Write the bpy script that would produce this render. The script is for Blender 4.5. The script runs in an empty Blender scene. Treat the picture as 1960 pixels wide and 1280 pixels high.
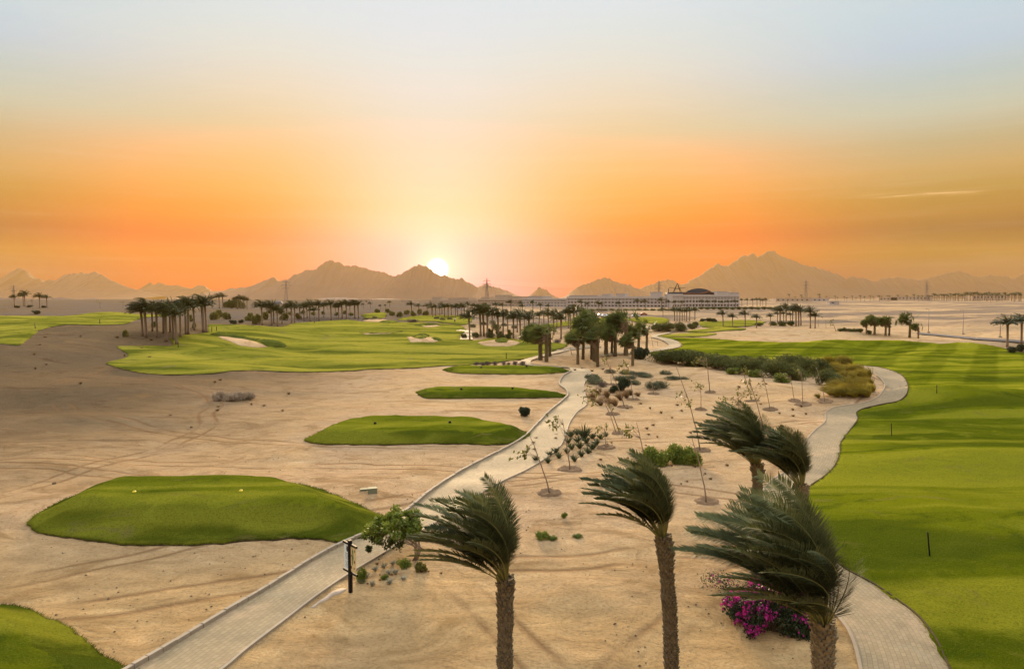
import bpy, math, random
import numpy as np
from mathutils import Vector
from mathutils.geometry import delaunay_2d_cdt

sc = bpy.context.scene
COL = sc.collection
R = math.radians

# ------------------------------------------------------------------ camera
FPX = 1307.0; HOR = 572.0
PITCH = math.atan((640 - HOR) / FPX)
EYE = np.array([0.0, 0.0, 12.5])
cam = bpy.data.cameras.new('camera')
cam.sensor_width = 36; cam.lens = 36 * FPX / 1960
cam.clip_start = 0.1; cam.clip_end = 40000
camo = bpy.data.objects.new('camera', cam); COL.objects.link(camo)
camo.location = EYE; camo.rotation_euler = (R(90) - PITCH, 0, 0)
sc.camera = camo
sc.view_settings.view_transform = 'Standard'; sc.view_settings.look = 'None'
sc.view_settings.exposure = 1.0; sc.view_settings.gamma = 1.0
sc.view_settings.use_curve_mapping = False
sc.cycles.use_denoising = True
sc.cycles.max_bounces = 5; sc.cycles.diffuse_bounces = 2; sc.cycles.glossy_bounces = 1
sc.cycles.transmission_bounces = 2; sc.cycles.transparent_max_bounces = 6; sc.cycles.volume_bounces = 0

# ------------------------------------------------------------------ sun and sky
SUN_AZ = math.atan((838 - 980) / FPX)
SUN_EL = math.atan((HOR - 516) / FPX)
SUNV = (math.sin(SUN_AZ) * math.cos(SUN_EL), math.cos(SUN_AZ) * math.cos(SUN_EL), math.sin(SUN_EL))
LAMP_EL = R(9.0)
sl = bpy.data.lights.new('sun', 'SUN'); sl.energy = 5.0; sl.angle = R(12.0); sl.color = (1.0, 0.72, 0.42)
so = bpy.data.objects.new('sun', sl); COL.objects.link(so)
ld = Vector((-math.sin(SUN_AZ) * math.cos(LAMP_EL), -math.cos(SUN_AZ) * math.cos(LAMP_EL), -math.sin(LAMP_EL)))
so.rotation_euler = ld.to_track_quat('-Z', 'Y').to_euler(); so.location = (0, 0, 60)


def s2l(c):
    return tuple((v / 255 / 12.92) if v / 255 <= 0.04045 else ((v / 255 + 0.055) / 1.055) ** 2.4 for v in c)


class NT:
    """small helper round a node tree"""
    def __init__(self, tree):
        self.t = tree; self.n = tree.nodes; self.l = tree.links
    def new(self, typ, **kw):
        nd = self.n.new(typ)
        for k, v in kw.items(): setattr(nd, k, v)
        return nd
    def put(self, sock, v):
        if v is None: return
        if isinstance(v, bpy.types.NodeSocket): self.l.new(v, sock)
        else:
            if isinstance(v, tuple) and len(v) == 3 and sock.type == 'RGBA': v = (*v, 1)
            sock.default_value = v
    def math(self, op, a, b=None, c=None, clamp=False):
        nd = self.new('ShaderNodeMath', operation=op, use_clamp=clamp)
        for i, v in enumerate((a, b, c)): self.put(nd.inputs[i], v)
        return nd.outputs[0]
    def mix(self, f, a, b, mode='MIX'):
        nd = self.new('ShaderNodeMix', data_type='RGBA', blend_type=mode)
        self.put(nd.inputs[0], f); self.put(nd.inputs[6], a); self.put(nd.inputs[7], b)
        return nd.outputs[2]
    def ramp(self, f, stops, interp='LINEAR'):
        nd = self.new('ShaderNodeValToRGB'); r = nd.color_ramp; r.interpolation = interp
        while len(r.elements) < len(stops): r.elements.new(0.5)
        for e, (p, c) in zip(r.elements, stops):
            e.position = p; e.color = (*c, 1) if isinstance(c, tuple) else (c, c, c, 1)
        self.put(nd.inputs[0], f); return nd.outputs[0]
    def sstep(self, v, a, b):
        nd = self.new('ShaderNodeMapRange', interpolation_type='SMOOTHSTEP')
        self.put(nd.inputs[0], v); nd.inputs[1].default_value = a; nd.inputs[2].default_value = b
        return nd.outputs[0]
    def noise(self, vec, scale, detail=4, rough=0.55, dist=0.0):
        nd = self.new('ShaderNodeTexNoise')
        self.put(nd.inputs['Vector'], vec); nd.inputs['Scale'].default_value = scale
        nd.inputs['Detail'].default_value = detail; nd.inputs['Roughness'].default_value = rough
        nd.inputs['Distortion'].default_value = dist
        return nd.outputs[0]
    def mapping(self, vec, scale=(1, 1, 1), rot=(0, 0, 0)):
        nd = self.new('ShaderNodeMapping'); self.put(nd.inputs[0], vec)
        nd.inputs['Scale'].default_value = scale; nd.inputs['Rotation'].default_value = rot
        return nd.outputs[0]


world = bpy.data.worlds.new('World'); sc.world = world; world.use_nodes = True
w = NT(world.node_tree); w.n.clear()
tc = w.new('ShaderNodeTexCoord')
nrm = w.new('ShaderNodeVectorMath', operation='NORMALIZE'); w.l.new(tc.outputs['Generated'], nrm.inputs[0])
DIR = nrm.outputs[0]
sep = w.new('ShaderNodeSeparateXYZ'); w.l.new(DIR, sep.inputs[0])
dot = w.new('ShaderNodeVectorMath', operation='DOT_PRODUCT'); w.l.new(DIR, dot.inputs[0]); dot.inputs[1].default_value = SUNV
ang = w.math('ARCCOSINE', w.math('MINIMUM', dot.outputs['Value'], 1.0))
angd = w.math('MULTIPLY', ang, 180 / math.pi)
HIGH_GAIN = 1.9
zc = w.math('DIVIDE', w.math('MAXIMUM', sep.outputs[2], 0.0), 0.55, clamp=True)


def zstop(y, c, dx=200):
    """a sky colour at the height above the horizon that the photo shows y rows down, dx columns off the middle"""
    return (min(1, (HOR - y) / math.sqrt(FPX ** 2 + dx ** 2 + (HOR - y) ** 2) / 0.55), c)


AWAY = [zstop(572, (0.694, 0.020, 0.020)), zstop(510, (0.694, 0.020, 0.020), 200), zstop(465, (1.000, 0.020, 0.020), 200), zstop(420, (1.000, 0.186, 0.020), 200), zstop(370, (1.000, 0.341, 0.086), 200), zstop(315, (1.000, 0.445, 0.186), 200), zstop(260, (0.673, 0.534, 0.329), 200), zstop(200, (0.701, 0.623, 0.488), 200), zstop(130, (0.674, 0.698, 0.648), 200), zstop(65, (0.641, 0.728, 0.748), 200), zstop(0, (0.646, 0.748, 0.838), 200), (1.0, (.66, .72, .80))]
NEAR = [zstop(572, (1.000, 0.400, 0.616)), zstop(475, (1.000, 0.400, 0.616), -142), zstop(440, (1.000, 0.566, 0.538), -142), zstop(400, (1.000, 0.579, 0.451), -142), zstop(345, (1.000, 0.595, 0.481), -142), zstop(290, (1.000, 0.617, 0.514), -142), zstop(230, (0.663, 0.657, 0.592), -142), zstop(180, (0.689, 0.696, 0.682), -142), zstop(130, (0.662, 0.725, 0.734), -142), zstop(70, (0.651, 0.737, 0.808), -142), zstop(0, (0.637, 0.750, 0.818), -142), (1.0, (.66, .72, .80))]
EDGE = [zstop(572, (0.020, 0.020, 0.069)), zstop(515, (0.020, 0.020, 0.069), 965), zstop(480, (0.020, 0.020, 0.020), 965), zstop(430, (0.058, 0.021, 0.027), 965), zstop(400, (0.232, 0.116, 0.035), 965), zstop(355, (0.332, 0.210, 0.053), 965), zstop(310, (0.465, 0.318, 0.137), 965), zstop(255, (0.439, 0.392, 0.244), 965), zstop(190, (0.478, 0.532, 0.445), 965), zstop(130, (0.428, 0.551, 0.559), 965), zstop(70, (0.449, 0.589, 0.712), 965), zstop(0, (0.479, 0.638, 0.740), 965), (1.0, (.66, .72, .80))]
away = w.ramp(zc, AWAY); near = w.ramp(zc, NEAR); edge = w.ramp(zc, EDGE)
az = w.math('ARCTAN2', sep.outputs[0], sep.outputs[1])
daz = w.math('ABSOLUTE', w.math('SUBTRACT', az, SUN_AZ))


def gauss(s): return w.math('EXPONENT', w.math('MULTIPLY', w.math('POWER', w.math('DIVIDE', angd, s), 2.0), -1.0))


glow = w.math('EXPONENT', w.math('MULTIPLY', w.math('POWER', w.math('DIVIDE', daz, R(9.0)), 2.0), -1.0))
sky = w.mix(glow, away, near)
sky = w.mix(w.sstep(w.math('ABSOLUTE', w.math('SUBTRACT', az, R(-5.0))), R(12), R(37)), sky, edge)
# high above and behind, the sky is wide and bright
back = w.ramp(zc, [(0.0, s2l((150, 125, 118))), (0.35, s2l((172, 158, 155))), (1.0, s2l((205, 205, 212)))])
sky = w.mix(w.sstep(angd, 58, 110), sky, back)
gain = w.math('ADD', 1.0, w.math('MULTIPLY', w.sstep(sep.outputs[2], .40, .62), HIGH_GAIN))
gsc = w.new('ShaderNodeVectorMath', operation='SCALE'); w.put(gsc.inputs[0], sky); w.put(gsc.inputs['Scale'], gain); sky = gsc.outputs[0]
# thin veils of cirrus
ci = w.noise(w.mapping(DIR, (2.0, 2.0, 46.0)), 1.6, 5, 0.6, 0.3)
sky = w.mix(w.math('MULTIPLY', w.sstep(ci, 0.45, 0.8), 0.06), sky, (1.0, 0.88, 0.72))
# one short bright streak of cloud low on the right
cs = w.noise(w.mapping(DIR, (9.0, 9.0, 240.0)), 2.0, 3, 0.6, 0.4)
zs = w.math('SUBTRACT', sep.outputs[2], w.math('ADD', 0.1275, w.math('MULTIPLY', w.math('SUBTRACT', az, 0.58), -0.03)))
band = w.math('EXPONENT', w.math('MULTIPLY', w.math('POWER', w.math('DIVIDE', zs, 0.0022), 2.0), -1.0))
azb = w.math('MULTIPLY', w.sstep(az, 0.455, 0.50), w.math('SUBTRACT', 1.0, w.sstep(az, 0.56, 0.62)))
sky = w.mix(w.math('MULTIPLY', w.math('MULTIPLY', band, azb), w.math('MULTIPLY', w.sstep(cs, 0.36, 0.66), .55)), sky, (1.0, 0.62, 0.30))
# glow close to the sun and its disc
add = w.new('ShaderNodeMix', data_type='RGBA', blend_type='ADD', clamp_result=False)
add.inputs[0].default_value = 1.0; w.put(add.inputs[6], sky)
w.put(add.inputs[7], w.mix(gauss(2.2), (0, 0, 0), (0.5, 0.42, 0.2)))
add2 = w.new('ShaderNodeMix', data_type='RGBA', blend_type='ADD'); add2.inputs[0].default_value = 1.0
w.put(add2.inputs[6], add.outputs[2])
w.put(add2.inputs[7], w.mix(w.math('SUBTRACT', 1.0, w.sstep(angd, 0.35, 1.05)), (0, 0, 0), (6.0, 4.6, 3.0)))
SKYGAIN = 0.5
bg = w.new('ShaderNodeBackground'); w.put(bg.inputs[0], add2.outputs[2]); bg.inputs[1].default_value = SKYGAIN
nis = w.new('ShaderNodeTexSky', sky_type='NISHITA'); nis.sun_disc = False
nis.sun_elevation = SUN_EL; nis.sun_rotation = SUN_AZ; nis.dust_density = 3.0
bg2 = w.new('ShaderNodeBackground'); w.l.new(nis.outputs[0], bg2.inputs[0]); bg2.inputs[1].default_value = 0.006
ash = w.new('ShaderNodeAddShader'); w.l.new(bg.outputs[0], ash.inputs[0]); w.l.new(bg2.outputs[0], ash.inputs[1])
wo = w.new('ShaderNodeOutputWorld'); w.l.new(ash.outputs[0], wo.inputs[0])
world.cycles.sampling_method = 'MANUAL'; world.cycles.sample_map_resolution = 1024


# ------------------------------------------------------------------ objects, labels
def tag(o, label=None, cat=None, group=None, kind=None):
    if label: o['label'] = label
    if cat: o['category'] = cat
    if group: o['group'] = group
    if kind: o['kind'] = kind
    return o


def link(o, parent=None):
    COL.objects.link(o)
    if parent is not None: o.parent = parent
    return o


def empty(name, loc, rz=0, scale=1.0):
    o = bpy.data.objects.new(name, None); o.empty_display_size = 0.3
    o.location = loc; o.rotation_euler = (0, 0, rz)
    o.scale = (scale,) * 3 if not isinstance(scale, tuple) else scale
    return link(o)


def copy_tree(src, loc, rz, scale):
    c = src.copy(); COL.objects.link(c)
    for k in ('label', 'group'):
        if k in c: del c[k]
    c.location = loc; c.rotation_euler = (0, 0, rz); c.scale = (scale,) * 3 if not isinstance(scale, tuple) else scale
    for ch in src.children:
        d = ch.copy(); COL.objects.link(d); d.parent = c
        for g in ch.children:
            e = g.copy(); COL.objects.link(e); e.parent = d
    return c


class MB:
    """collects shapes; build() links them as one mesh object"""
    def __init__(self): self.v = []; self.f = []; self.m = []; self.uv = None; self.smooth = True
    def add(self, vs, fs, mi=0):
        b = len(self.v); self.v.extend([tuple(map(float, p)) for p in vs])
        self.f.extend([tuple(b + i for i in q) for q in fs]); self.m.extend([mi] * len(fs))
    def box(self, x0, x1, y0, y1, z0, z1, mi=0):
        vs = [(x0, y0, z0), (x1, y0, z0), (x1, y1, z0), (x0, y1, z0), (x0, y0, z1), (x1, y0, z1), (x1, y1, z1), (x0, y1, z1)]
        self.add(vs, [(0, 3, 2, 1), (4, 5, 6, 7), (0, 1, 5, 4), (1, 2, 6, 5), (2, 3, 7, 6), (3, 0, 4, 7)], mi)
    def beam(self, a, b, r, mi=0, n=4, r2=None):
        a = Vector(a); b = Vector(b); d = (b - a)
        if d.length < 1e-6: return
        d.normalize(); u = d.orthogonal().normalized(); v = d.cross(u)
        r2 = r if r2 is None else r2; vs = []
        for c, rr in ((a, r), (b, r2)):
            for k in range(n):
                t = 2 * math.pi * (k + .5) / n; vs.append(c + u * math.cos(t) * rr + v * math.sin(t) * rr)
        fs = [(k, (k + 1) % n, n + (k + 1) % n, n + k) for k in range(n)] + [tuple(range(n - 1, -1, -1)), tuple(range(n, 2 * n))]
        self.add(vs, fs, mi)
    def tube(self, pts, rad, n=6, mi=0, cap=True):
        P = [Vector(p) for p in pts]; vs = []; u = None
        for i, p in enumerate(P):
            t = (P[min(i + 1, len(P) - 1)] - P[max(i - 1, 0)]).normalized()
            u = t.orthogonal().normalized() if u is None else (u - t * u.dot(t)).normalized()
            v = t.cross(u); r = rad[i] if hasattr(rad, '__len__') else rad
            for k in range(n):
                a = 2 * math.pi * k / n; vs.append(p + u * math.cos(a) * r + v * math.sin(a) * r)
        fs = []
        for i in range(len(P) - 1):
            for k in range(n):
                fs.append((i * n + k, i * n + (k + 1) % n, (i + 1) * n + (k + 1) % n, (i + 1) * n + k))
        if cap: fs += [tuple(range(n - 1, -1, -1)), tuple(range(len(vs) - n, len(vs)))]
        self.add(vs, fs, mi)
    def mesh(self, name, mats):
        me = bpy.data.meshes.new(name); me.from_pydata(self.v, [], self.f)
        for m in (mats if isinstance(mats, (list, tuple)) else [mats]): me.materials.append(m)
        if any(self.m): me.polygons.foreach_set('material_index', self.m)
        if self.smooth: me.polygons.foreach_set('use_smooth', [True] * len(me.polygons))
        me.update(); return me
    def build(self, name, mats, parent=None, loc=None):
        o = bpy.data.objects.new(name, self.mesh(name, mats))
        if loc is not None: o.location = loc
        return link(o, parent)


def mesh_np(name, V, F, mats, smooth=True, mi=None, uv=None):
    """fast mesh from numpy arrays; F is (n,3) or (n,4)"""
    me = bpy.data.meshes.new(name); V = np.asarray(V, 'f4'); F = np.asarray(F, 'i4'); k = F.shape[1]
    me.vertices.add(len(V)); me.vertices.foreach_set('co', V.ravel())
    me.loops.add(F.size); me.loops.foreach_set('vertex_index', F.ravel())
    me.polygons.add(len(F)); me.polygons.foreach_set('loop_start', np.arange(0, F.size, k, dtype='i4'))
    for m in (mats if isinstance(mats, (list, tuple)) else [mats]): me.materials.append(m)
    if mi is not None: me.polygons.foreach_set('material_index', np.asarray(mi, 'i4'))
    me.polygons.foreach_set('use_smooth', np.full(len(F), smooth))
    me.update(calc_edges=True)
    if uv is not None:
        l = me.uv_layers.new(name='UVMap'); l.data.foreach_set('uv', np.asarray(uv, 'f4')[F.ravel()].ravel())
    me.validate(); return me


ORD = ('first second third fourth fifth sixth seventh eighth ninth tenth eleventh twelfth thirteenth fourteenth fifteenth sixteenth '
       'seventeenth eighteenth nineteenth twentieth').split()
def ordn(i, n):
    """the i-th (0-based, from the left) of n"""
    if i == 0: return 'leftmost'
    if i == n - 1: return 'rightmost'
    if n % 2 and i == n // 2 and n < 12: return 'middle'
    return (ORD[i] + ' from left') if i <= n - 1 - i else (ORD[n - 1 - i] + ' from right')

# ------------------------------------------------------------------ the lie of the land
def hash2(ix, iy, s):
    h = (ix.astype(np.int64) * 374761393 + iy.astype(np.int64) * 668265263 + s * 1442695041) & 0xffffffff
    h = ((h ^ (h >> 13)) * 1274126177) & 0xffffffff
    return ((h ^ (h >> 16)) & 0xffff) / 65535.0


def vnoise(x, y, s=0):
    ix = np.floor(x); iy = np.floor(y); fx = x - ix; fy = y - iy
    fx = fx * fx * fx * (fx * (fx * 6 - 15) + 10); fy = fy * fy * fy * (fy * (fy * 6 - 15) + 10)
    ix = ix.astype(int); iy = iy.astype(int)
    a = hash2(ix, iy, s); b = hash2(ix + 1, iy, s); c = hash2(ix, iy + 1, s); d = hash2(ix + 1, iy + 1, s)
    return (a * (1 - fx) + b * fx) * (1 - fy) + (c * (1 - fx) + d * fx) * fy - 0.5


def smooth(t):
    t = np.clip(t, 0, 1); return t * t * (3 - 2 * t)


RISE_D = [0, 190, 230, 270, 320, 400, 480, 570, 680, 800, 1000, 1300, 2500, 8400]
RISE_H = [0, 0, .15, .5, 1.1, 2.3, 3.5, 4.65, 6.2, 7.6, 9.0, 9.9, 10.8, 10.8]
# (x, y, height, radius x, radius y, turn): dunes, mounds and the banks behind the bunkers
BUMPS = [(-112, 188, 5.2, 36, 42, 0.0), (-60, 95, 0.9, 30, 16, 0.2), (-52, 70, .5, 20, 12, 0.1),
         (-150, 300, 3.0, 60, 50, 0), (-110, 400, 2.6, 70, 45, 0), (-75, 330, 1.2, 28, 25, 0),
         (50, 79, 2.3, 17, 5.0, -0.05), (34, 92, .5, 9, 6, 0), (36, 52, 1.0, 10, 4.5, 0), (27, 38, .5, 8, 4, 0),
         (98, 182, 2.2, 20, 11, 0), (128, 172, 2.0, 17, 11, 0), (150, 190, 1.4, 20, 14, 0), (70, 185, 1.0, 18, 9, 0),
         (95, 235, 1.8, 45, 22, 0), (60, 195, .7, 22, 9, 0),
         (-79, 215, 1.0, 15, 6, 0), (-27, 196, 1.3, 9, 5, 0), (-4, 181, 1.3, 12, 5, 0), (-34, 300, 1.3, 16, 8, 0), (-50, 238, 0.9, 18, 6, 0),
         (-70, 150, 0.8, 12, 6, 0.1), (-40, 160, 0.7, 16, 7, 0.2), (-60, 265, 2.2, 40, 20, 0),
         (-88, 172, 0.5, 20, 9, 0)]


def hgt(x, y):
    x = np.asarray(x, float); y = np.asarray(y, float); r = np.hypot(x, y)
    h = np.interp(r, RISE_D, RISE_H)
    for bx, by, bh, rx, ry, tn in BUMPS:
        dx = x - bx; dy = y - by; u = dx * math.cos(tn) + dy * math.sin(tn); v = -dx * math.sin(tn) + dy * math.cos(tn)
        h = h + bh * np.exp(-(u / rx) ** 2 - (v / ry) ** 2)
    near = smooth((r - 8) / 20) * (0.10 + 0.34 * smooth((y - 85) / 60)) * (1 - smooth((r - 420) / 300))
    h = h + near * 4.3 * vnoise(x / 19 + 3.1, y / 11 + 8.2, 1) + near * 0.8 * vnoise(x / 8.3, y / 5.1, 2)
    lsand = smooth((-x - 12) / 25) * smooth((y - 35) / 30) * (1 - smooth((y - 170) / 50))
    h = h + lsand * (1.7 * vnoise(x / 26 + 7, y / 15, 5) + 0.5 * vnoise(x / 9, y / 5, 6))
    h = h + smooth((r - 12) / 10) * (1 - smooth((r - 130) / 60)) * (.16 * vnoise(x / 3.1, y / 2.6, 12) + .07 * vnoise(x / 1.3, y / 1.1, 13))
    mid = smooth((r - 200) / 150) * (1 - smooth((r - 1500) / 1500))
    h = h + mid * (1.7 * vnoise(x / 60, y / 45, 3) + .5 * vnoise(x / 23, y / 17, 8))
    far = smooth((r - 2500) / 1500)
    return h + far * 3.0 * vnoise(x / 500, y / 400, 4)


def ray(px, py):
    u = (np.asarray(px, float) - 980) / FPX; v = (640 - np.asarray(py, float)) / FPX
    cp, sp = math.cos(PITCH), math.sin(PITCH)
    d = np.stack([u, cp + v * sp, -sp + v * cp], -1)
    return d / d[..., 1:2]                      # y = 1


def ground(px, py, off=0.0):
    """where the sight line through a photo pixel first meets the land (raised by off)"""
    px = np.atleast_1d(np.asarray(px, float)); py = np.atleast_1d(np.asarray(py, float)); off = np.broadcast_to(np.asarray(off, float), px.shape)
    d = ray(px, py); T = 6.0 * 1.006 ** np.arange(1130)
    P = EYE + d[:, None, :] * T[None, :, None]
    below = P[..., 2] < hgt(P[..., 0], P[..., 1]) + off[:, None]
    i = below.argmax(1); none = ~below.any(1); hi = T[i]; lo = T[np.maximum(i - 1, 0)]
    for _ in range(18):
        m = (lo + hi) / 2; q = EYE + d * m[:, None]; b = q[:, 2] < hgt(q[:, 0], q[:, 1]) + off
        hi = np.where(b, m, hi); lo = np.where(b, lo, m)
    return EYE + d * np.where(none, 2500.0, hi)[:, None]


def at(px, py):
    p = ground(px, py)[0]; return Vector((p[0], p[1], float(hgt(p[0], p[1]))))


def on_depth(px, py, Y):
    p = EYE + ray(px, py) * Y; return Vector(p)


def catmull(P, closed, n=5):
    P = np.asarray(P, float); N = len(P); out = []
    rng = range(N if closed else N - 1)
    for i in rng:
        if closed: p0, p1, p2, p3 = P[i - 1], P[i], P[(i + 1) % N], P[(i + 2) % N]
        else: p0, p1, p2, p3 = P[max(i - 1, 0)], P[i], P[i + 1], P[min(i + 2, N - 1)]
        # centripetal-ish: tangents limited by the shorter neighbour so that tight corners do not loop
        l1 = np.linalg.norm((p2 - p1)[:2]) + 1e-9; l0 = np.linalg.norm((p1 - p0)[:2]) + 1e-9; l2 = np.linalg.norm((p3 - p2)[:2]) + 1e-9
        m1 = ((p2 - p1) / l1 + (p1 - p0) / l0) * .5 * min(l1, l0 * 1.5) ; m2 = ((p3 - p2) / l2 + (p2 - p1) / l1) * .5 * min(l1, l2 * 1.5)
        if not closed and i == 0: m1 = p2 - p1
        if not closed and i == N - 2: m2 = p2 - p1
        for k in range(n):
            t = k / n; a = 2 * t**3 - 3 * t**2 + 1; b = t**3 - 2 * t**2 + t; c = -2 * t**3 + 3 * t**2; e = t**3 - t**2
            out.append(a * p1 + b * m1 + c * p2 + e * m2)
    if not closed: out.append(P[-1])
    return np.array(out)


def inside(P, x, y):
    c = np.zeros(x.shape, bool); n = len(P)
    for i in range(n):
        x0, y0 = P[i - 1]; x1, y1 = P[i]
        if y0 == y1: continue
        m = ((y0 > y) != (y1 > y)) & (x < (x1 - x0) * (y - y0) / (y1 - y0) + x0)
        c ^= m
    return c


def edge_dist(P, x, y):
    d = np.full(x.shape, 1e9); n = len(P)
    for i in range(n):
        a = P[i - 1]; b = P[i]; ab = b - a; L = (ab ** 2).sum() + 1e-12
        t = np.clip(((x - a[0]) * ab[0] + (y - a[1]) * ab[1]) / L, 0, 1)
        d = np.minimum(d, (x - a[0] - t * ab[0]) ** 2 + (y - a[1] - t * ab[1]) ** 2)
    return np.sqrt(d)


SUNK = []                                        # outlines under which the land sheet is let down


def turf_fringe(G, mode, area):
    """ragged blades hanging over the cut edge of a piece of turf"""
    rs = np.random.RandomState(len(G)); V = []; F = []
    n = len(G)
    for i in range(n):
        a, b = G[i - 1], G[i]; r = np.hypot(*a); L = np.hypot(*(b - a))
        if r > 75 or a[1] < 12 or L < 1e-3: continue
        t = (b - a) / L; o = np.array([t[1], -t[0]]) * (1 if area > 0 else -1); k = int(L * 60 * min(1.0, 45 / r)) + 1
        for _ in range(k):
            p = a + (b - a) * rs.rand() - o * rs.uniform(-.03, .10); l = rs.uniform(.05, .15) * (1 + r / 90); w_ = .010 * (1 + r / 30); z = float(hgt(p[0], p[1])) + .05
            q = p + o * l * rs.uniform(.1, 1.0) + t * l * rs.uniform(-.5, .5); k0 = len(V)
            V += [(p[0] - t[0] * w_, p[1] - t[1] * w_, z), (p[0] + t[0] * w_, p[1] + t[1] * w_, z), (q[0], q[1], z + l * rs.uniform(-.25, .8))]; F.append((k0, k0 + 1, k0 + 2))
    if V: tag(link(bpy.data.objects.new('turf_fringe', mesh_np('turf_fringe', V, F, M['fairway'] if mode == 2 else M['shaded_bank'], False))), 'ragged blades along the edge of the turf', kind='stuff')


def patch(name, px, mats, H=0.0, slope=2.0, lip=0.08, off=0.0, zs=None, dth=0.005, dlr=0.018, sink=True, kind='structure', label=None, rough=0.0, group=None, cat=None, fringe=0):
    """a sheet of turf or sand lying on the land inside an outline traced on it; mats = (top, edge)"""
    px = np.array(px, float)
    if zs is not None: px = np.column_stack([px, np.broadcast_to(np.array(zs, float), len(px))])
    C = catmull(px, True, 12)
    G = ground(C[:, 0], C[:, 1], C[:, 2] if zs is not None else 0.0)[:, :2]
    rj = np.hypot(G[:, 0], G[:, 1]); aj = (.10 + .0028 * rj) * (0 if len(px) > 60 and False else 1)
    G = G + np.column_stack([vnoise(G[:, 0] / .55, G[:, 1] / .55, 31) + .8 * vnoise(G[:, 0] / 2.2, G[:, 1] / 2.2, 32), vnoise(G[:, 0] / .55, G[:, 1] / .55, 33) + .8 * vnoise(G[:, 0] / 2.2, G[:, 1] / 2.2, 34)]) * aj[:, None]
    keep = [0]
    for i in range(1, len(G)):
        if np.hypot(*(G[i] - G[keep[-1]])) > 0.004 * np.hypot(*G[i]) * .5 + .02: keep.append(i)
    G = G[keep]; nb = len(G)
    th = np.arctan2(G[:, 0], G[:, 1]); lr = np.log(np.hypot(G[:, 0], G[:, 1]))
    tg, lg = np.meshgrid(np.arange(th.min(), th.max(), dth), np.arange(lr.min(), lr.max(), dlr))
    rg = np.exp(lg.ravel()); X = rg * np.sin(tg.ravel()); Y = rg * np.cos(tg.ravel())
    m = inside(G, X, Y); X, Y = X[m], Y[m]
    dd = edge_dist(G, X, Y); m = dd > 0.35 * dth * np.hypot(X, Y); X, Y = X[m], Y[m]
    cen = G.mean(0)
    if H > 0 or True:                            # rings close to the edge carry the lip and the foot of the slope
        pass
    pts = [Vector(p) for p in G] + [Vector((a, b)) for a, b in zip(X, Y)]
    vs, es, fs, ov, oe, of = delaunay_2d_cdt(pts, [(i, (i + 1) % nb) for i in range(nb)], [], 1, 1e-6)
    V = np.array([(v.x, v.y) for v in vs]); x, y = V[:, 0], V[:, 1]
    d = edge_dist(G, x, y); r = np.hypot(x, y)
    up = off + 0.0004 * r
    z = hgt(x, y) + up + lip * smooth(d / 0.25 + .45) + H * smooth(d / slope)
    if rough: z = z + rough * vnoise(x / .7, y / .7, 9) * smooth(d / .5)
    bi = {}
    for k, lst in enumerate(ov):
        for q in lst:
            if q < nb: bi[q] = k
    F = [tuple(f) for f in fs]; mi = [0] * len(F)
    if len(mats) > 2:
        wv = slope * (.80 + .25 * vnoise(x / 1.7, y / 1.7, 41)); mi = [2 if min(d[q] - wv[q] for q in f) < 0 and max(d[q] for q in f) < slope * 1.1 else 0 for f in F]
    nv = len(V); VV = np.column_stack([x, y, z])
    ring = [bi[i] for i in range(nb) if i in bi]
    low = VV[ring].copy(); low[:, 2] = hgt(low[:, 0], low[:, 1]) - 0.25 - 0.002 * np.hypot(low[:, 0], low[:, 1])
    VV = np.vstack([VV, low]); n = len(ring)
    area = sum(G[i - 1][0] * G[i][1] - G[i][0] * G[i - 1][1] for i in range(nb))
    tri = list(F)
    for i in range(n):
        a, b = ring[i], ring[(i + 1) % n]; c, e = nv + (i + 1) % n, nv + i
        q = ((a, e, c), (a, c, b)) if area > 0 else ((a, c, e), (a, b, c))
        tri += q; mi += [1, 1]
    flip = []
    for t in tri[:len(F)]:
        p, q, s = VV[t[0]], VV[t[1]], VV[t[2]]
        flip.append((q[0] - p[0]) * (s[1] - p[1]) - (q[1] - p[1]) * (s[0] - p[0]) < 0)
    tri = [(t[0], t[2], t[1]) if i < len(F) and flip[i] else t for i, t in enumerate(tri)]
    me = mesh_np(name, VV, np.array(tri), list(mats), True, mi)
    o = link(bpy.data.objects.new(name, me)); tag(o, label, cat, group, kind)
    if sink: SUNK.append(G)
    if fringe: turf_fringe(G, fringe, area)
    return o


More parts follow.
